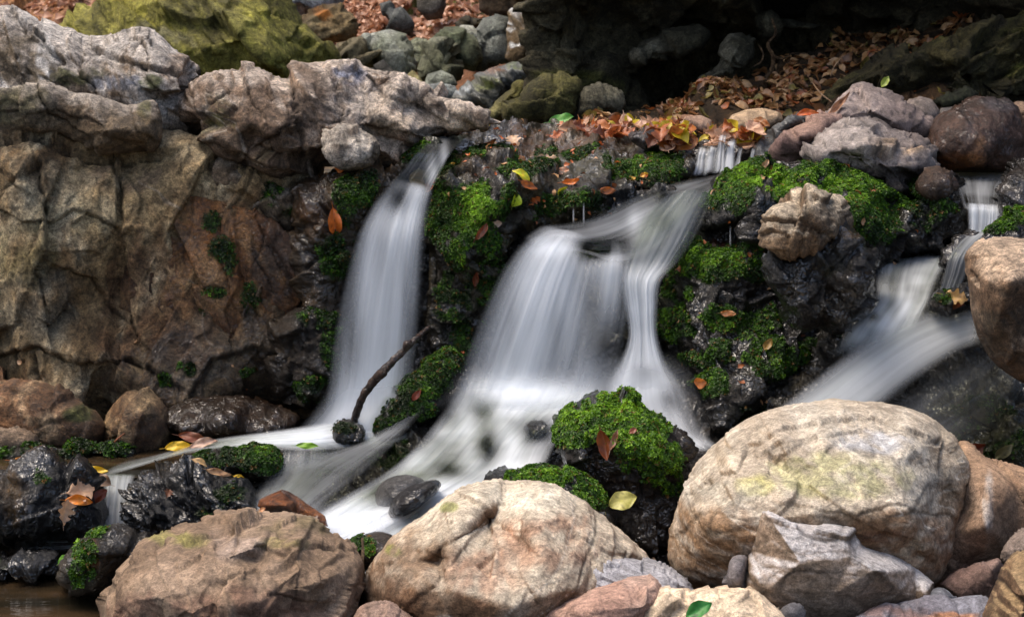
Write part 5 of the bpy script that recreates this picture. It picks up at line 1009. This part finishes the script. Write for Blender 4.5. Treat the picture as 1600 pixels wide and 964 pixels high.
sheet('veil', [(1512, 366, 3.52, 1556, 360, 3.50, .3, .8), (1496, 380, 3.44, 1536, 378, 3.42, .2, 1), (1482, 400, 3.40, 1520, 404, 3.39, .16, 1), (1474, 430, 3.38, 1508, 436, 3.38, .14, 1), (1466, 458, 3.37, 1496, 462, 3.37, .2, .6)], f3, mat=M_SHEEN, seed=8, sfreq=26, scon=1, edge=.1, ends=(.08, .1))
layered('upper_stream', [(1368, 392, 3.84, 1500, 386, 3.84, .18, .6), (1368, 412, 3.70, 1482, 408, 3.68, .38, .7), (1366, 440, 3.58, 1466, 440, 3.56, .42, .7), (1364, 470, 3.48, 1456, 466, 3.46, .48, .6), (1340, 495, 3.42, 1446, 490, 3.40, .60, .5), (1316, 520, 3.38, 1436, 516, 3.36, .5, .4), (1296, 560, 3.34, 1420, 545, 3.32, .4, .3)], 2, f3, doff=.012, gain=.72, sfreq=16, scon=.8, edge=.16, ends=(.1, .15), wob=.6,
        blobs=[(1380, 505, 22, 16, 1, .5), (1335, 520, 20, 14, 1, .35), (1412, 478, 12, 26, 1, .3), (1435, 440, 14, 10, 1, .25), (1365, 495, 12, 10, .3, -.1), (1385, 440, 20, 20, .6, -.1)])
layered('lower_stream', [(1540, 470, 3.38, 1536, 540, 3.30, .25, .6), (1490, 474, 3.38, 1500, 552, 3.31, .65, .5), (1430, 488, 3.37, 1456, 580, 3.29, .85, .5), (1376, 514, 3.34, 1412, 612, 3.25, .9, .5), (1324, 548, 3.28, 1368, 648, 3.17, .85, .5), (1274, 588, 3.22, 1320, 680, 3.10, .75, .5), (1226, 626, 3.16, 1260, 706, 3.02, .65, .5), (1180, 656, 3.1, 1200, 736, 2.96, .5, .4)], 2, f3, doff=.012, gain=.62, sfreq=7, scon=.5, edge=.34, ends=(.10, .1), vs=.5, ripple=.002)
sheet('film', [(1540, 530, 3.30, 1620, 590, 3.26, .05, .6), (1480, 560, 3.26, 1580, 660, 3.1, .08, .8), (1420, 600, 3.18, 1520, 700, 3.0, .10, .8), (1360, 640, 3.1, 1440, 740, 2.95, .08, .8)], f3, mat=M_SHEEN, seed=13, gain=.3, sfreq=6, scon=.8, edge=.35, ends=(.2, .2), wob=1.2)
# ---- small fall at the left
f4 = empty('waterfall', at(180, 835, 3.1), 'tiny fall spilling between black rocks at the lower left', 'waterfall')
layered('curtain', [(158, 738, 3.26, 214, 740, 3.26, .3, .7), (160, 752, 3.18, 210, 752, 3.18, .5, .5), (160, 775, 3.14, 205, 775, 3.14, .6, .3), (158, 800, 3.12, 202, 800, 3.12, .62, 0), (152, 826, 3.10, 205, 828, 3.10, .5, 0), (140, 842, 3.06, 215, 842, 3.06, .3, 0)], 2, f4, gain=.55, doff=.012, sfreq=30, scon=.8, edge=.25, ends=(.1, .15))
sheet('curtain', [(104, 780, 3.08, 128, 782, 3.08, .2, .4), (108, 805, 3.04, 140, 806, 3.04, .35, .3), (110, 832, 3.02, 150, 834, 3.02, .3, 0)], f4, seed=5, gain=.8, sfreq=30, edge=.35, ends=(.2, .2))
sheet('ripples', [(0, 838, 3.13, 10, 868, 3.02, .05, .0), (80, 838, 3.13, 90, 862, 3.04, .25, .0), (170, 838, 3.12, 180, 860, 3.05, .45, .0), (260, 836, 3.12, 270, 856, 3.06, .35, 0), (400, 834, 3.1, 400, 856, 3.05, .3, .0)], f4, seed=6, sfreq=40, scon=.8, edge=.35, ends=(.2, .1), nv=120)
# ---- upper cascade behind the ledge
f5 = empty('waterfall', at(1110, 268, 4.05), 'little cascade slipping under the leaf heap above the ledge', 'waterfall')
for i, (x0, x1, y0, y1, s) in enumerate([(1084, 1110, 228, 266, .55), (1104, 1122, 222, 262, .45), (1118, 1134, 206, 262, .7), (1130, 1150, 214, 264, .55), (1170, 1178, 226, 268, .4), (1150, 1158, 226, 262, .3)]):
    sheet('strand', [(x0 + 6, y0, 4.16, x1 + 4, y0, 4.16, .2, .6), (x0 + 3, y0 + 10, 4.10, x1 + 2, y0 + 10, 4.10, s, .6), (x0, (y0 + y1) / 2 + 4, 4.08, x1, (y0 + y1) / 2 + 4, 4.08, s, .5), (x0 - 5, y1, 4.04, x1, y1, 4.04, s * .9, .5), (x0 - 10, y1 + 10, 4.0, x1 - 4, y1 + 10, 4.0, s * .4, .4)], f5, seed=20 + i, sfreq=50, scon=1.0, edge=.3, ends=(.15, .2), nu=24, nv=50)
# drips from the ledge
dr = empty('drips', at(900, 345, 3.7), 'thin drips falling from the mossy lip beside the middle fall', 'drips')
for i, (x, y0, y1) in enumerate([(896, 324, 350), (912, 316, 352), (1141, 352, 386)]):
    sheet('drip', [(x - 1.6, y0, 3.62, x + 1.4, y0, 3.62, .3, 0), (x - 1.8, (y0 + y1) / 2, 3.61, x + 1.6, (y0 + y1) / 2, 3.61, .4, 0), (x - 2, y1, 3.60, x + 2, y1, 3.60, .25, 0)], dr, seed=40 + i, sfreq=20, scon=.5, edge=.4, ends=(.3, .3), nu=8, nv=20)

# ================================================================== LEAVES, TWIGS
def leaf_mesh(kind, L, c1, c2, curl=.25, fold=.2, seed=0, nu=9, nv=15, wid=.6, stem=.2):
    r = np.random.default_rng(seed)
    v = np.linspace(0, 1, nv)[:, None]; u = np.linspace(-1, 1, nu)[None, :]
    if kind == 'oak':
        w = wid * .5 * np.sin(np.pi * np.clip(v, .02, .98) ** 1.35) ** .7 * (1 + .42 * np.cos(v * 2 * np.pi * 3.6 + .6)) 
    elif kind == 'beech':
        w = wid * .5 * np.sin(np.pi * np.clip(v, .0, 1) ** .9) ** .75 * (1 + .03 * np.cos(v * 70))
    else:
        w = wid * .5 * np.sin(np.pi * v) ** 1.1
    w = np.maximum(w, .012)
    x = u * w; y = v + 0 * u
    tw = r.normal() * .3
    z = curl * ((v - .5) ** 2) * 1.6 * (1 if r.random() < .5 else -1) + fold * np.abs(u) * w * 1.6 + .05 * np.sin(v * 9 + u * 3 + seed) * np.abs(u) + tw * u * w * (v - .3)
    ph = fbm(np.stack([(x * 5).ravel(), (y * 5).ravel(), np.full(x.size, seed * 1.1)], 1), 3).reshape(x.shape)
    V = np.stack([x, y - .5, z - z.mean()], -1).reshape(-1, 3) * L
    vein = np.exp(-(u * 5) ** 2) + .5 * (np.abs(np.sin((v * 9 - np.abs(u) * 1.6) * np.pi)) < .25)
    t = np.clip(.5 + ph * 1.2, 0, 1)[..., None]
    col = srgb(*c1) * (1 - t) + srgb(*c2) * t
    col = col * (1 + .25 * np.clip(vein, 0, 1)[..., None])
    col = np.clip(col * (1 - .5 * (ph > .38)[..., None]), 0, 1).reshape(-1, 3)
    a = (np.mgrid[0:nv - 1, 0:nu - 1][0] * nu + np.mgrid[0:nv - 1, 0:nu - 1][1]).ravel()
    q = np.stack([a, a + 1, a + nu + 1, a + nu], 1)
    # stalk
    k = len(V); sw = .012 * L
    b = np.array([0, -.5 * L, float(V[nu // 2, 2])])
    sv = np.array([b + (-sw, 0, 0), b + (sw, 0, 0), b + (sw * .7 + .02 * L, -stem * L, .05 * L), b + (-sw * .7 + .02 * L, -stem * L, .05 * L)])
    V = np.concatenate([V, sv]); q = np.concatenate([q, [[k, k + 1, k + 2, k + 3]]]); col = np.concatenate([col, np.tile(srgb(*c1) * .6, (4, 1))])
    return V, q, col
LEAFN = [0]
def orient(n, tipdir):
    n = n / np.linalg.norm(n); y = tipdir - n * (tipdir @ n); y /= np.linalg.norm(y) + 1e-9
    x = np.cross(y, n)
    from mathutils import Matrix
    return Matrix([[x[0], y[0], n[0]], [x[1], y[1], n[1]], [x[2], y[2], n[2]]])
def leaf(px, py, where, lenpx, ang, kind, c1, c2, label, curl=.25, fold=.2, wid=.6, face=.5, lift=.004, group=None, stem=.2):
    """one fallen leaf lying on a stone (or at distance `where`)"""
    LEAFN[0] += 1
    if isinstance(where, (int, float)): p = at(px, py, where); n = np.array([0, -.6, .8])
    else: p, n = surface_point(where, px, py)
    tocam = -(p - np.array([0, 0, CZ])); tocam /= np.linalg.norm(tocam)
    n = n * (1 - face) + tocam * face; n /= np.linalg.norm(n)
    a = math.radians(ang); tip = np.array([math.cos(a), 0, math.sin(a)]) + 0.0 * n
    L = lenpx / F * p[1]
    V, q, col = leaf_mesh(kind, L, c1, c2, curl, fold, LEAFN[0], wid=wid, stem=stem)
    me = make_mesh('leaf', V, q, M_LEAF, {'Col': ('FLOAT_COLOR', col)})
    o = link('leaf', me, None, label, 'leaf', group)
    M = orient(n, tip).to_4x4(); M.translation = Vector(p + n * lift + tocam * (lift + .003))
    o.matrix_world = M
    return o
LD, MD = ledge, mound
TAN, ORA, BRN, YEL, LIM, RED, PKT = (196, 156, 112), (196, 106, 40), (120, 74, 44), (216, 178, 40), (178, 196, 40), (120, 52, 30), (204, 170, 144)
FL = [
 (803, 228, LD, 32, 100, 'oak', PKT, TAN, 'pale pinkish tan leaf lying alone near the top of the mossy ledge'),
 (853, 251, LD, 38, 5, 'oak', PKT, TAN, 'long thin pale leaf lying flat in the middle of the ledge', .1, .1, .3),
 (765, 229, LD, 30, 25, 'beech', ORA, BRN, 'curled orange brown leaf at the head of the dark chute', .6, .4, .5),
 (815, 242, LD, 20, -20, 'beech', ORA, TAN, 'small orange leaf just below the pale pinkish one on the ledge'),
 (812, 281, LD, 32, 140, 'beech', LIM, YEL, 'yellow green leaf half covering an orange one on the ledge', .3, .3, .5),
 (822, 291, LD, 32, -20, 'beech', ORA, BRN, 'orange leaf tucked under the yellow green one on the ledge', .3, .3, .4),
 (803, 311, LD, 24, 70, 'beech', LIM, LIM, 'bright lemon yellow leaf folded on the green moss cushion', .3, .6, .7),
 (880, 299, LD, 36, 25, 'beech', YEL, LIM, 'yellow half of a folded leaf at the lip of the ledge', .4, .5, .5),
 (895, 292, LD, 34, -8, 'beech', ORA, ORA, 'orange curled leaf over the yellow one at the lip of the ledge', .5, .5, .3),
 (840, 314, LD, 22, 35, 'oak', BRN, ORA, 'small curled brown leaf right of the lemon yellow leaf', .6, .5, .5),
 (878, 266, LD, 26, -5, 'beech', ORA, PKT, 'wet orange leaf flat on the water film of the ledge', .1, .1, .5),
 (908, 278, LD, 22, 0, 'beech', BRN, ORA, 'small brown leaf flat on the wet ledge, right of the pair', .1, .1, .4),
 (938, 297, LD, 30, 0, 'beech', ORA, BRN, 'flat orange brown leaf close to the glassy lip flow', .1, .1, .4),
 (985, 283, LD, 14, 10, 'beech', ORA, YEL, 'tiny orange leaf under the ledge moss cushion'),
 (1016, 281, LD, 14, 10, 'beech', YEL, ORA, 'tiny yellow leaf at the right end of the ledge moss cushion'),
 (877, 196, LD, 40, 0, 'beech', (70, 140, 60), (110, 160, 60), 'fresh green leaf at the back edge of the ledge', .2, .3, .55),
 (868, 214, LD, 30, 20, 'oak', ORA, RED, 'wet orange leaf left of the fresh green leaf, in the film', .1, .1, .5),
 (525, 350, wall, 48, -85, 'beech', ORA, (170, 90, 40), 'orange leaf hanging alone on the dark wet wall left of the first fall', .4, .7, .45),
 (528, 270, BUILT['pale_shoulder'], 18, 0, 'beech', ORA, ORA, 'small orange leaf beside the pale shoulder above the wet wall'),
 (690, 288, LD, 30, 60, 'beech', BRN, ORA, 'brown curled leaf at the right edge of the first fall lip', .5, .5, .4),
 (708, 262, LD, 12, 40, 'beech', YEL, ORA, 'tiny orange leaf on the moss beside the dark chute'),
 (778, 353, LD, 22, 5, 'beech', PKT, PKT, 'small pale pink leaf on the moss above the middle fall left edge'),
 (752, 362, LD, 34, 50, 'beech', RED, BRN, 'dark red brown narrow leaf leaning on the moss pillar', .3, .5, .35),
 (742, 432, LD, 26, 80, 'beech', RED, (100, 56, 30), 'dull red brown leaf low on the moss pillar between the falls', .3, .5, .4),
 (1102, 597, MD, 22, 10, 'beech', ORA, (220, 140, 70), 'bright orange cupped leaf low on the mossy outcrop', .3, .4, .9),
 (1198, 546, MD, 22, 60, 'beech', (150, 116, 50), (120, 90, 40), 'olive brown oval leaf on the lower outcrop'),
 (1138, 491, MD, 26, 0, 'beech', TAN, ORA, 'pale orange flat leaf in the middle of the outcrop', .1, .1, .4),
 (1207, 266, MD, 26, -20, 'beech', TAN, ORA, 'light orange leaf on top of the bright moss', .2, .2, .5),
 (1186, 262, MD, 24, 50, 'beech', BRN, TAN, 'brown curled leaf on top of the bright moss, left of the light orange one', .6, .4, .35),
 (1183, 283, MD, 20, 20, 'oak', BRN, TAN, 'small tan leaf sunk in the bright moss of the outcrop'),
 (1299, 310, MD, 26, 80, 'beech', (150, 66, 26), ORA, 'rust red leaf standing in the moss above the knob', .3, .4, .6),
 (1492, 464, m5, 42, -15, 'oak', (222, 180, 100), TAN, 'yellow tan oak leaf on the small mossy stone in the right stream', .2, .2, .5),
 (1492, 478, m5, 34, 0, 'beech', BRN, RED, 'wet brown leaf just under the yellow tan oak leaf', .1, .1, .4),
 (973, 783, 2.84, 48, 20, 'beech', (170, 166, 76), (196, 188, 110), 'large yellow green spotted leaf stuck in the dark gap below the round mossy boulder', .15, .15, .68),
 (945, 694, mb, 50, -75, 'beech', (126, 66, 30), (96, 48, 24), 'long rust brown leaf hanging on the front of the round mossy boulder', .4, .5, .45),
 (958, 690, mb, 40, 75, 'beech', (150, 120, 104), BRN, 'greyish narrow leaf beside the rust brown one on the round mossy boulder', .4, .6, .25),
 (989, 679, mb, 16, 40, 'beech', RED, BRN, 'tiny red brown leaf in the moss of the round boulder'),
 (126, 765, w2, 46, 20, 'oak', (208, 170, 134), (176, 130, 96), 'tan oak leaf fanned over the jagged black rock', .2, .2, .75),
 (124, 782, w2, 44, 0, 'beech', (214, 130, 30), ORA, 'vivid orange leaf under the tan oak leaf', .3, .3, .4),
 (155, 776, 3.08, 34, 50, 'beech', RED, (140, 64, 36), 'dark red leaf beside the tiny left fall', .2, .3, .55),
 (158, 750, 3.14, 36, 150, 'beech', (140, 110, 86), (104, 80, 60), 'grey brown veined leaf at the lip of the tiny left fall', .2, .2, .6),
 (101, 800, w2, 42, 60, 'oak', (196, 156, 120), (160, 124, 96), 'pale oak leaf drooping low on the jagged black rock', .2, .3, .6),
 (148, 736, 3.24, 44, 0, 'beech', (226, 180, 30), YEL, 'golden yellow leaf on the water left of the tiny fall', .2, .2, .35),
 (132, 742, 3.22, 34, 30, 'beech', ORA, BRN, 'orange brown leaf next to the golden yellow one', .3, .3, .5),
 (28, 744, 3.12, 64, 20, 'beech', (140, 108, 84), (110, 82, 62), 'long dull brown leaf at the left edge on the black rock', .3, .2, .3),
 (44, 722, 3.26, 50, 0, 'beech', ORA, YEL, 'orange and yellow leaf behind the dull brown one at the left edge', .3, .2, .35),
 (278, 698, 3.34, 42, 10, 'beech', (226, 176, 26), YEL, 'bright yellow leaf floating below the flat dark slab', .2, .2, .4),
 (302, 685, 3.36, 50, -15, 'beech', BRN, RED, 'brown leaf caught between the yellow leaf and the dark slab', .3, .3, .35),
 (318, 693, 3.32, 46, 20, 'beech', PKT, (170, 130, 110), 'pinkish wet leaf in the run right of the bright yellow one', .3, .3, .35),
 (310, 737, wl, 30, -5, 'beech', (220, 180, 120), TAN, 'light tan leaf on the crest of the glossy black rock', .2, .3, .4),
 (340, 740, wl, 42, 0, 'beech', TAN, BRN, 'brown tan leaf right of the light tan one on the glossy black rock', .2, .2, .3),
 (376, 747, wl, 26, 0, 'beech', (236, 180, 20), YEL, 'small vivid yellow leaf at the right of the glossy black rock', .2, .2, .4),
 (261, 770, wl, 18, 60, 'oak', BRN, (90, 54, 34), 'small dark brown leaf stuck on the glossy black rock', .2, .2, .7),
 (480, 697, 3.22, 36, 0, 'beech', (130, 170, 40), (110, 150, 40), 'lime green leaf under the thin water below the first fall', .1, .1, .3),
 (98, 872, w3, 22, 50, 'beech', (110, 160, 30), (90, 140, 30), 'small green leaf on the pyramid shaped stone', .2, .3, .5),
 (1383, 129, 4.2, 22, 60, 'beech', (150, 160, 60), (120, 140, 50), 'yellow green leaf standing behind the peaked boulder', .2, .4, .5),
 (1310, 165, 4.1, 50, 50, 'beech', (170, 130, 100), BRN, 'narrow tan curled leaf leaning on the left flank of the peaked boulder', .6, .6, .22),
 (1262, 178, 4.1, 34, 0, 'beech', (170, 70, 30), ORA, 'rust red leaf behind the thin black slab', .3, .3, .35),
 (1190, 192, 4.2, 28, -30, 'beech', ORA, TAN, 'orange leaf on the pale tan slab', .3, .3, .45),
 (1336, 232, 3.84, 12, 0, 'beech', ORA, TAN, 'tiny orange leaf on the pale grey folded boulder'),
 (1530, 697, rb, 36, 20, 'beech', (100, 44, 30), RED, 'dark red brown leaf on the wet bedrock behind the ribbed boulder', .4, .4, .6),
 (1574, 700, rb, 36, 40, 'beech', (110, 104, 70), (90, 84, 56), 'olive grey leaf on the wet bedrock, right of the dark red one', .2, .2, .5),
 (1092, 953, 2.22, 50, 35, 'beech', (40, 110, 40), (60, 130, 50), 'glossy green leaf at the bottom edge in front of the cream stone', .2, .3, .55),
 (410, 797, 2.52, 12, 40, 'beech', TAN, ORA, 'tiny tan leaf on the top of the left foreground boulder'),
 (1402, 183, 4.2, 14, 0, 'beech', RED, ORA, 'tiny red leaf in the crack right of the peaked boulder'),
 (652, 620, BUILT['mossy sloping stone below the branch between the two falls'], 22, 50, 'beech', RED, (130, 60, 40), 'red brown leaf on the sloping stone between the two falls', .2, .3, .5),
]
for t in FL:
    leaf(*t[:9], **dict(zip(('curl', 'fold', 'wid'), t[9:])))

LCOL = [((150, 108, 66), (112, 76, 46)), ((138, 92, 52), (96, 62, 38)), ((170, 130, 84), (134, 96, 58)), ((156, 88, 42), (112, 60, 32)), ((116, 82, 54), (84, 58, 40)), ((184, 148, 106), (150, 112, 72)), ((126, 112, 54), (98, 84, 42))]
# heap of leaves dammed behind the ledge
protos = []
for i in range(14):
    c = [((172, 98, 50), (130, 68, 36)), ((140, 88, 54), (100, 60, 38)), ((196, 150, 114), (156, 112, 80)), ((190, 120, 60), (150, 84, 42)), ((200, 176, 40), (170, 150, 40)), ((130, 70, 40), (90, 50, 30)), ((216, 178, 150), (190, 146, 116))][i % 7]
    V, q, col = leaf_mesh('oak' if i % 3 == 0 else 'beech', .062, c[0], c[1], .35 + .3 * (i % 2), .35, 100 + i)
    protos.append(make_mesh('leaf', V, q, M_LEAF, {'Col': ('FLOAT_COLOR', col)}))
HEAP = 'leaves heaped along the back of the ledge'
hl = 'autumn leaf in the orange heap dammed along the back of the ledge'
r_ = np.random.default_rng(21)
def randleaf(px, py, Y, protos, label, group, up=(0, -.45, .9), jit=.5, scale=1.0):
    p = at(px, py, Y)
    n = np.array(up) + r_.normal(size=3) * jit; a = r_.random() * 6.28
    o = link('leaf', protos[int(r_.integers(len(protos)))], None, label, 'leaf', group)
    M = orient(n, np.array([math.cos(a), math.sin(a), .1])).to_4x4()
    M = M @ __import__('mathutils').Matrix.Scale(float(scale * (.75 + .5 * r_.random())), 4)
    M.translation = Vector(p); o.matrix_world = M
for i in range(78):
    t = r_.random(); x = 880 + 245 * t ** .9
    top = 196 - 10 * math.sin(t * 3) ; bot = 206 + 20 * t
    y = top + (bot - top) * r_.random(); 
    randleaf(x, y, 4.42 - (y - 190) * .009 + .02 * r_.random(), protos, hl, HEAP, jit=.45, scale=.95)
for i in range(16): randleaf(1020 + 60 * r_.random(), 200 + 30 * r_.random(), 4.00 + .03 * r_.random(), protos, hl, HEAP, (0, -.8, .6), .35, 1.0)
for i in range(22): randleaf(1120 + 70 * r_.random(), 196 + 30 * r_.random(), 4.10 + .06 * r_.random(), protos, hl, HEAP, (0, -.8, .6), .45, .9)
for i in range(14): randleaf(730 + 200 * r_.random(), 194 + 8 * r_.random(), 4.46, protos, hl, HEAP, (0, -.3, 1), .3, .6)
# leaf litter on the bank
def on_faces(rec, cnt, wfun):
    V, Fq, P = rec['V'], rec['F'][:rec['nf']], rec['P']
    a = V[Fq[:, 2]] - V[Fq[:, 0]]; b = V[Fq[:, 3]] - V[Fq[:, 1]]
    area = np.linalg.norm(np.cross(a, b), axis=1); w = area * wfun(P[Fq[:, 0]]); w = np.clip(w, 0, None)
    f = r_.choice(len(Fq), cnt, p=w / w.sum())
    return V[Fq[f, 0]], rec['N'][Fq[f, 0]], P[Fq[f, 0]]
BAND = np.array([(870, 190), (1000, 168), (1100, 140), (1200, 102), (1330, 48), (1430, -20), (1640, -40), (1640, 20), (1500, 62), (1420, 92), (1330, 112), (1290, 150), (1250, 182), (1120, 190), (1000, 196), (870, 202)], float)
def wb_(P):
    i = inside(P, BAND); c_ = fbm(np.stack([P[:, 0] / 45, P[:, 1] / 22, 0 * P[:, 0]], 1), 3); return np.where(i, smooth(-.25, .25, c_) + .06, .04)
bl = []
for i in range(14):
    c = LCOL[i % 7]; V, q, col = leaf_mesh('oak' if i % 2 else 'beech', .046, c[0], c[1], .4 + .4 * (i % 2), .4, 200 + i)
    bl.append(make_mesh('leaf', V, q, M_LEAF, {'Col': ('FLOAT_COLOR', col)}))
p_, n_, P_ = on_faces(bank, 110, wb_)
for i in range(110):
    n = n_[i] * .8 + r_.normal(size=3) * .4 + np.array([0, -.3, .3]); a = r_.random() * 6.28
    o = link('leaf', bl[i % 14], None, 'dry brown leaf among the drift on the shaded bank under the cliff', 'leaf', 'dry leaves drifted on the bank')
    M = orient(n, np.array([math.cos(a), .3 * math.sin(a), math.sin(a)])).to_4x4(); M = M @ __import__('mathutils').Matrix.Scale(float(.7 + .6 * r_.random()), 4)
    M.translation = Vector(p_[i] + n_[i] * .012 + np.array([0, -.01, .006])); o.matrix_world = M
def litter(name, rec, cnt, wfun, size, pal, parent=None):
    p, n, P = on_faces(rec, cnt, wfun)
    Vs, qs, cs = [], [], []; k = 0
    base = [leaf_mesh('beech' if i % 2 else 'oak', 1.0, pal[i % len(pal)][0], pal[i % len(pal)][1], .5, .3, 300 + i, nu=3, nv=6) for i in range(10)]
    for i in range(cnt):
        V, q, col = base[i % 10]; a = r_.random() * 6.28
        M = np.array(orient(n[i] * .8 + r_.normal(size=3) * .45 + np.array([0, -.2, .3]), np.array([math.cos(a), .3 * math.sin(a), math.sin(a)])))
        Vs.append((V * size * (.6 + .8 * r_.random())) @ M.T + p[i] + n[i] * .008); qs.append(q + k); cs.append(col); k += len(V)
    me = make_mesh(name, np.concatenate(Vs), np.concatenate(qs), M_LEAF, {'Col': ('FLOAT_COLOR', np.concatenate(cs))}, smooth_=False)
    link(name, me, parent, kind='stuff')
litter('leaf_litter', bank, 1500, wb_, .042, LCOL)
def wh_(P):
    w = np.exp(-((P[:, 0] - 560) / 90) ** 2 - ((P[:, 1] - 20) / 50) ** 2) + .8 * np.exp(-((P[:, 0] - 690) / 100) ** 2 - ((P[:, 1] - 40) / 40) ** 2) + .7 * np.exp(-((P[:, 0] - 100) / 60) ** 2 - ((P[:, 1] - 15) / 20) ** 2)
    return w
litter('leaf_litter', BUILT['hillside'], 2600, wh_, .07, [((186, 138, 106), (150, 106, 78)), ((200, 152, 120), (160, 116, 86)), ((164, 116, 84), (126, 88, 64))])

litter('leaf_fragments', ledge, 90, lambda P: np.where((P[:, 1] < 345) & (P[:, 1] > 200), 1.0, .06), .016, [((190, 100, 40), (140, 70, 34)), ((196, 150, 100), (150, 110, 76)), ((120, 70, 40), (90, 54, 34))])
litter('leaf_fragments', mound, 36, lambda P: np.ones(len(P)), .014, [((150, 84, 40), (110, 64, 34)), ((170, 130, 90), (130, 96, 66))])
litter('leaf_fragments', lowface, 30, lambda P: np.where(P[:, 1] > 520, 1.0, .1), .014, [((150, 90, 46), (110, 64, 34)), ((170, 130, 90), (130, 96, 66))])

def tube(name, pts, label=None, cat=None, col=(60, 42, 30), col2=(96, 74, 56), mat=None, parent=None, group=None, ns=10, knob=.12):
    pts = catmull(pts, 14 * len(pts)); c = at(pts[:, 0], pts[:, 1], pts[:, 2]); r = pts[:, 3] / F * pts[:, 2]
    d = np.gradient(c, axis=0); d /= np.linalg.norm(d, axis=1)[:, None]
    s = np.cross(d, [0, 1, 0.01]); s /= np.linalg.norm(s, axis=1)[:, None]; t = np.cross(d, s)
    an = np.linspace(0, 2 * math.pi, ns, endpoint=False)
    V = (c[:, None] + (s[:, None] * np.cos(an)[None, :, None] + t[:, None] * np.sin(an)[None, :, None]) * r[:, None, None]).reshape(-1, 3)
    ctr = np.repeat(c, ns, 0); rr = np.repeat(r, ns)
    nz = fbm(V * 90, 3, 2); V = ctr + (V - ctr) * (1 + knob * 2.5 * nz)[:, None]
    m = len(c); i, j = np.mgrid[0:m - 1, 0:ns]; a = (i * ns + j).ravel(); b = (i * ns + (j + 1) % ns).ravel()
    q = np.stack([a, b, b + ns, a + ns], 1)
    cc = np.array([[k, k + 1, k + 2, k + 3] for k in (0, (m - 1) * ns)])     # end caps, quads fanned
    caps = []
    for base in (0, (m - 1) * ns):
        for k in range(1, ns - 2, 2): caps.append([base, base + k, base + k + 1, base + k + 2])
    q = np.concatenate([q, np.array(caps)])
    tt = smooth(-.2, .3, nz)[:, None]; colr = srgb(*col) * (1 - tt) + srgb(*col2) * tt
    o = c[0] if parent is None else np.array(parent.location)
    me = make_mesh(name, V - o, q, mat or M_WET, {'Col': ('FLOAT_COLOR', colr), 'Wet': ('FLOAT', np.full(len(V), .6))})
    return link(name, me, parent, label, cat, group, loc=o if parent is None else None)
br = empty('branch', at(556, 652, 3.44), 'dark broken branch propped across the foot of the first fall', 'branch')
DB = dict(col=(40, 26, 18), col2=(70, 48, 34))
tube('stem', [(553, 658, 3.44, 6), (566, 622, 3.42, 6.5), (584, 596, 3.41, 7), (604, 574, 3.41, 6.5), (634, 545, 3.43, 5.5), (654, 526, 3.47, 4.5), (670, 512, 3.52, 3.5)], parent=br, **DB)
tube('knot', [(586, 590, 3.40, 5), (596, 584, 3.385, 8), (604, 574, 3.40, 5)], parent=br, **DB)
tube('knot', [(632, 546, 3.42, 3), (636, 538, 3.41, 6.5), (642, 534, 3.42, 3)], parent=br, **DB)
tube('twig', [(568, 900, 2.62, 3), (566, 880, 2.62, 3), (567, 860, 2.63, 2.5), (566, 840, 2.64, 2)], 'short upright twig in the crack between the two left foreground boulders', 'twig', (110, 90, 66), (150, 126, 96), M_DRY)
tube('twig', [(1006, 868, 2.66, 5), (1013, 885, 2.64, 5), (1018, 905, 2.62, 4)], 'pale broken stick behind the slate stone', 'twig', (170, 136, 104), (200, 170, 136), M_DRY)
tube('twig', [(1020, 872, 2.68, 3), (1032, 888, 2.66, 3), (1044, 898, 2.64, 2)], 'dark thin stick right of the pale broken one', 'twig', (80, 60, 44), (110, 84, 60), M_DRY)
tube('twig', [(172, 702, 3.42, 2), (180, 690, 3.42, 2), (188, 682, 3.42, 1.5), (196, 676, 3.43, 1)], 'thin reddish twig in front of the orange brown stone', 'twig', (150, 84, 50), (180, 110, 70), M_DRY)
rt = empty('root', at(1200, 140, 5.3), 'pale crooked root climbing from the leaf drift into the dark hollow', 'root')
tube('root_strand', [(1196, 122, 5.35, 3), (1206, 108, 5.36, 3.5), (1208, 88, 5.38, 3), (1200, 70, 5.4, 2.5), (1212, 52, 5.4, 2), (1206, 30, 5.42, 1.5)], parent=rt, col=(96, 74, 52), col2=(140, 112, 80), mat=M_CAVE)
tube('root_strand', [(1186, 72, 5.36, 1.2), (1192, 82, 5.34, 1.5), (1190, 96, 5.32, 1.2), (1178, 104, 5.3, 1)], parent=rt, col=(96, 74, 52), col2=(140, 112, 80), mat=M_CAVE)
tube('root_strand', [(1208, 88, 5.36, 2), (1224, 92, 5.34, 1.5), (1238, 84, 5.34, 1), (1262, 84, 5.36, .8)], parent=rt, col=(96, 74, 52), col2=(140, 112, 80), mat=M_CAVE)
tube('twig', [(1270, 130, 4.6, 1), (1282, 146, 4.55, 1.2), (1300, 160, 4.5, 1)], 'hair thin twig lying over the leaf drift left of the peaked boulder', 'twig', (140, 110, 80), (170, 140, 110), M_DRY)
tube('twig', [(1298, 120, 4.7, 1), (1304, 104, 4.72, 1), (1318, 88, 4.74, .8)], 'fine bent twig rising from the leaf drift', 'twig', (120, 94, 70), (150, 124, 96), M_DRY)
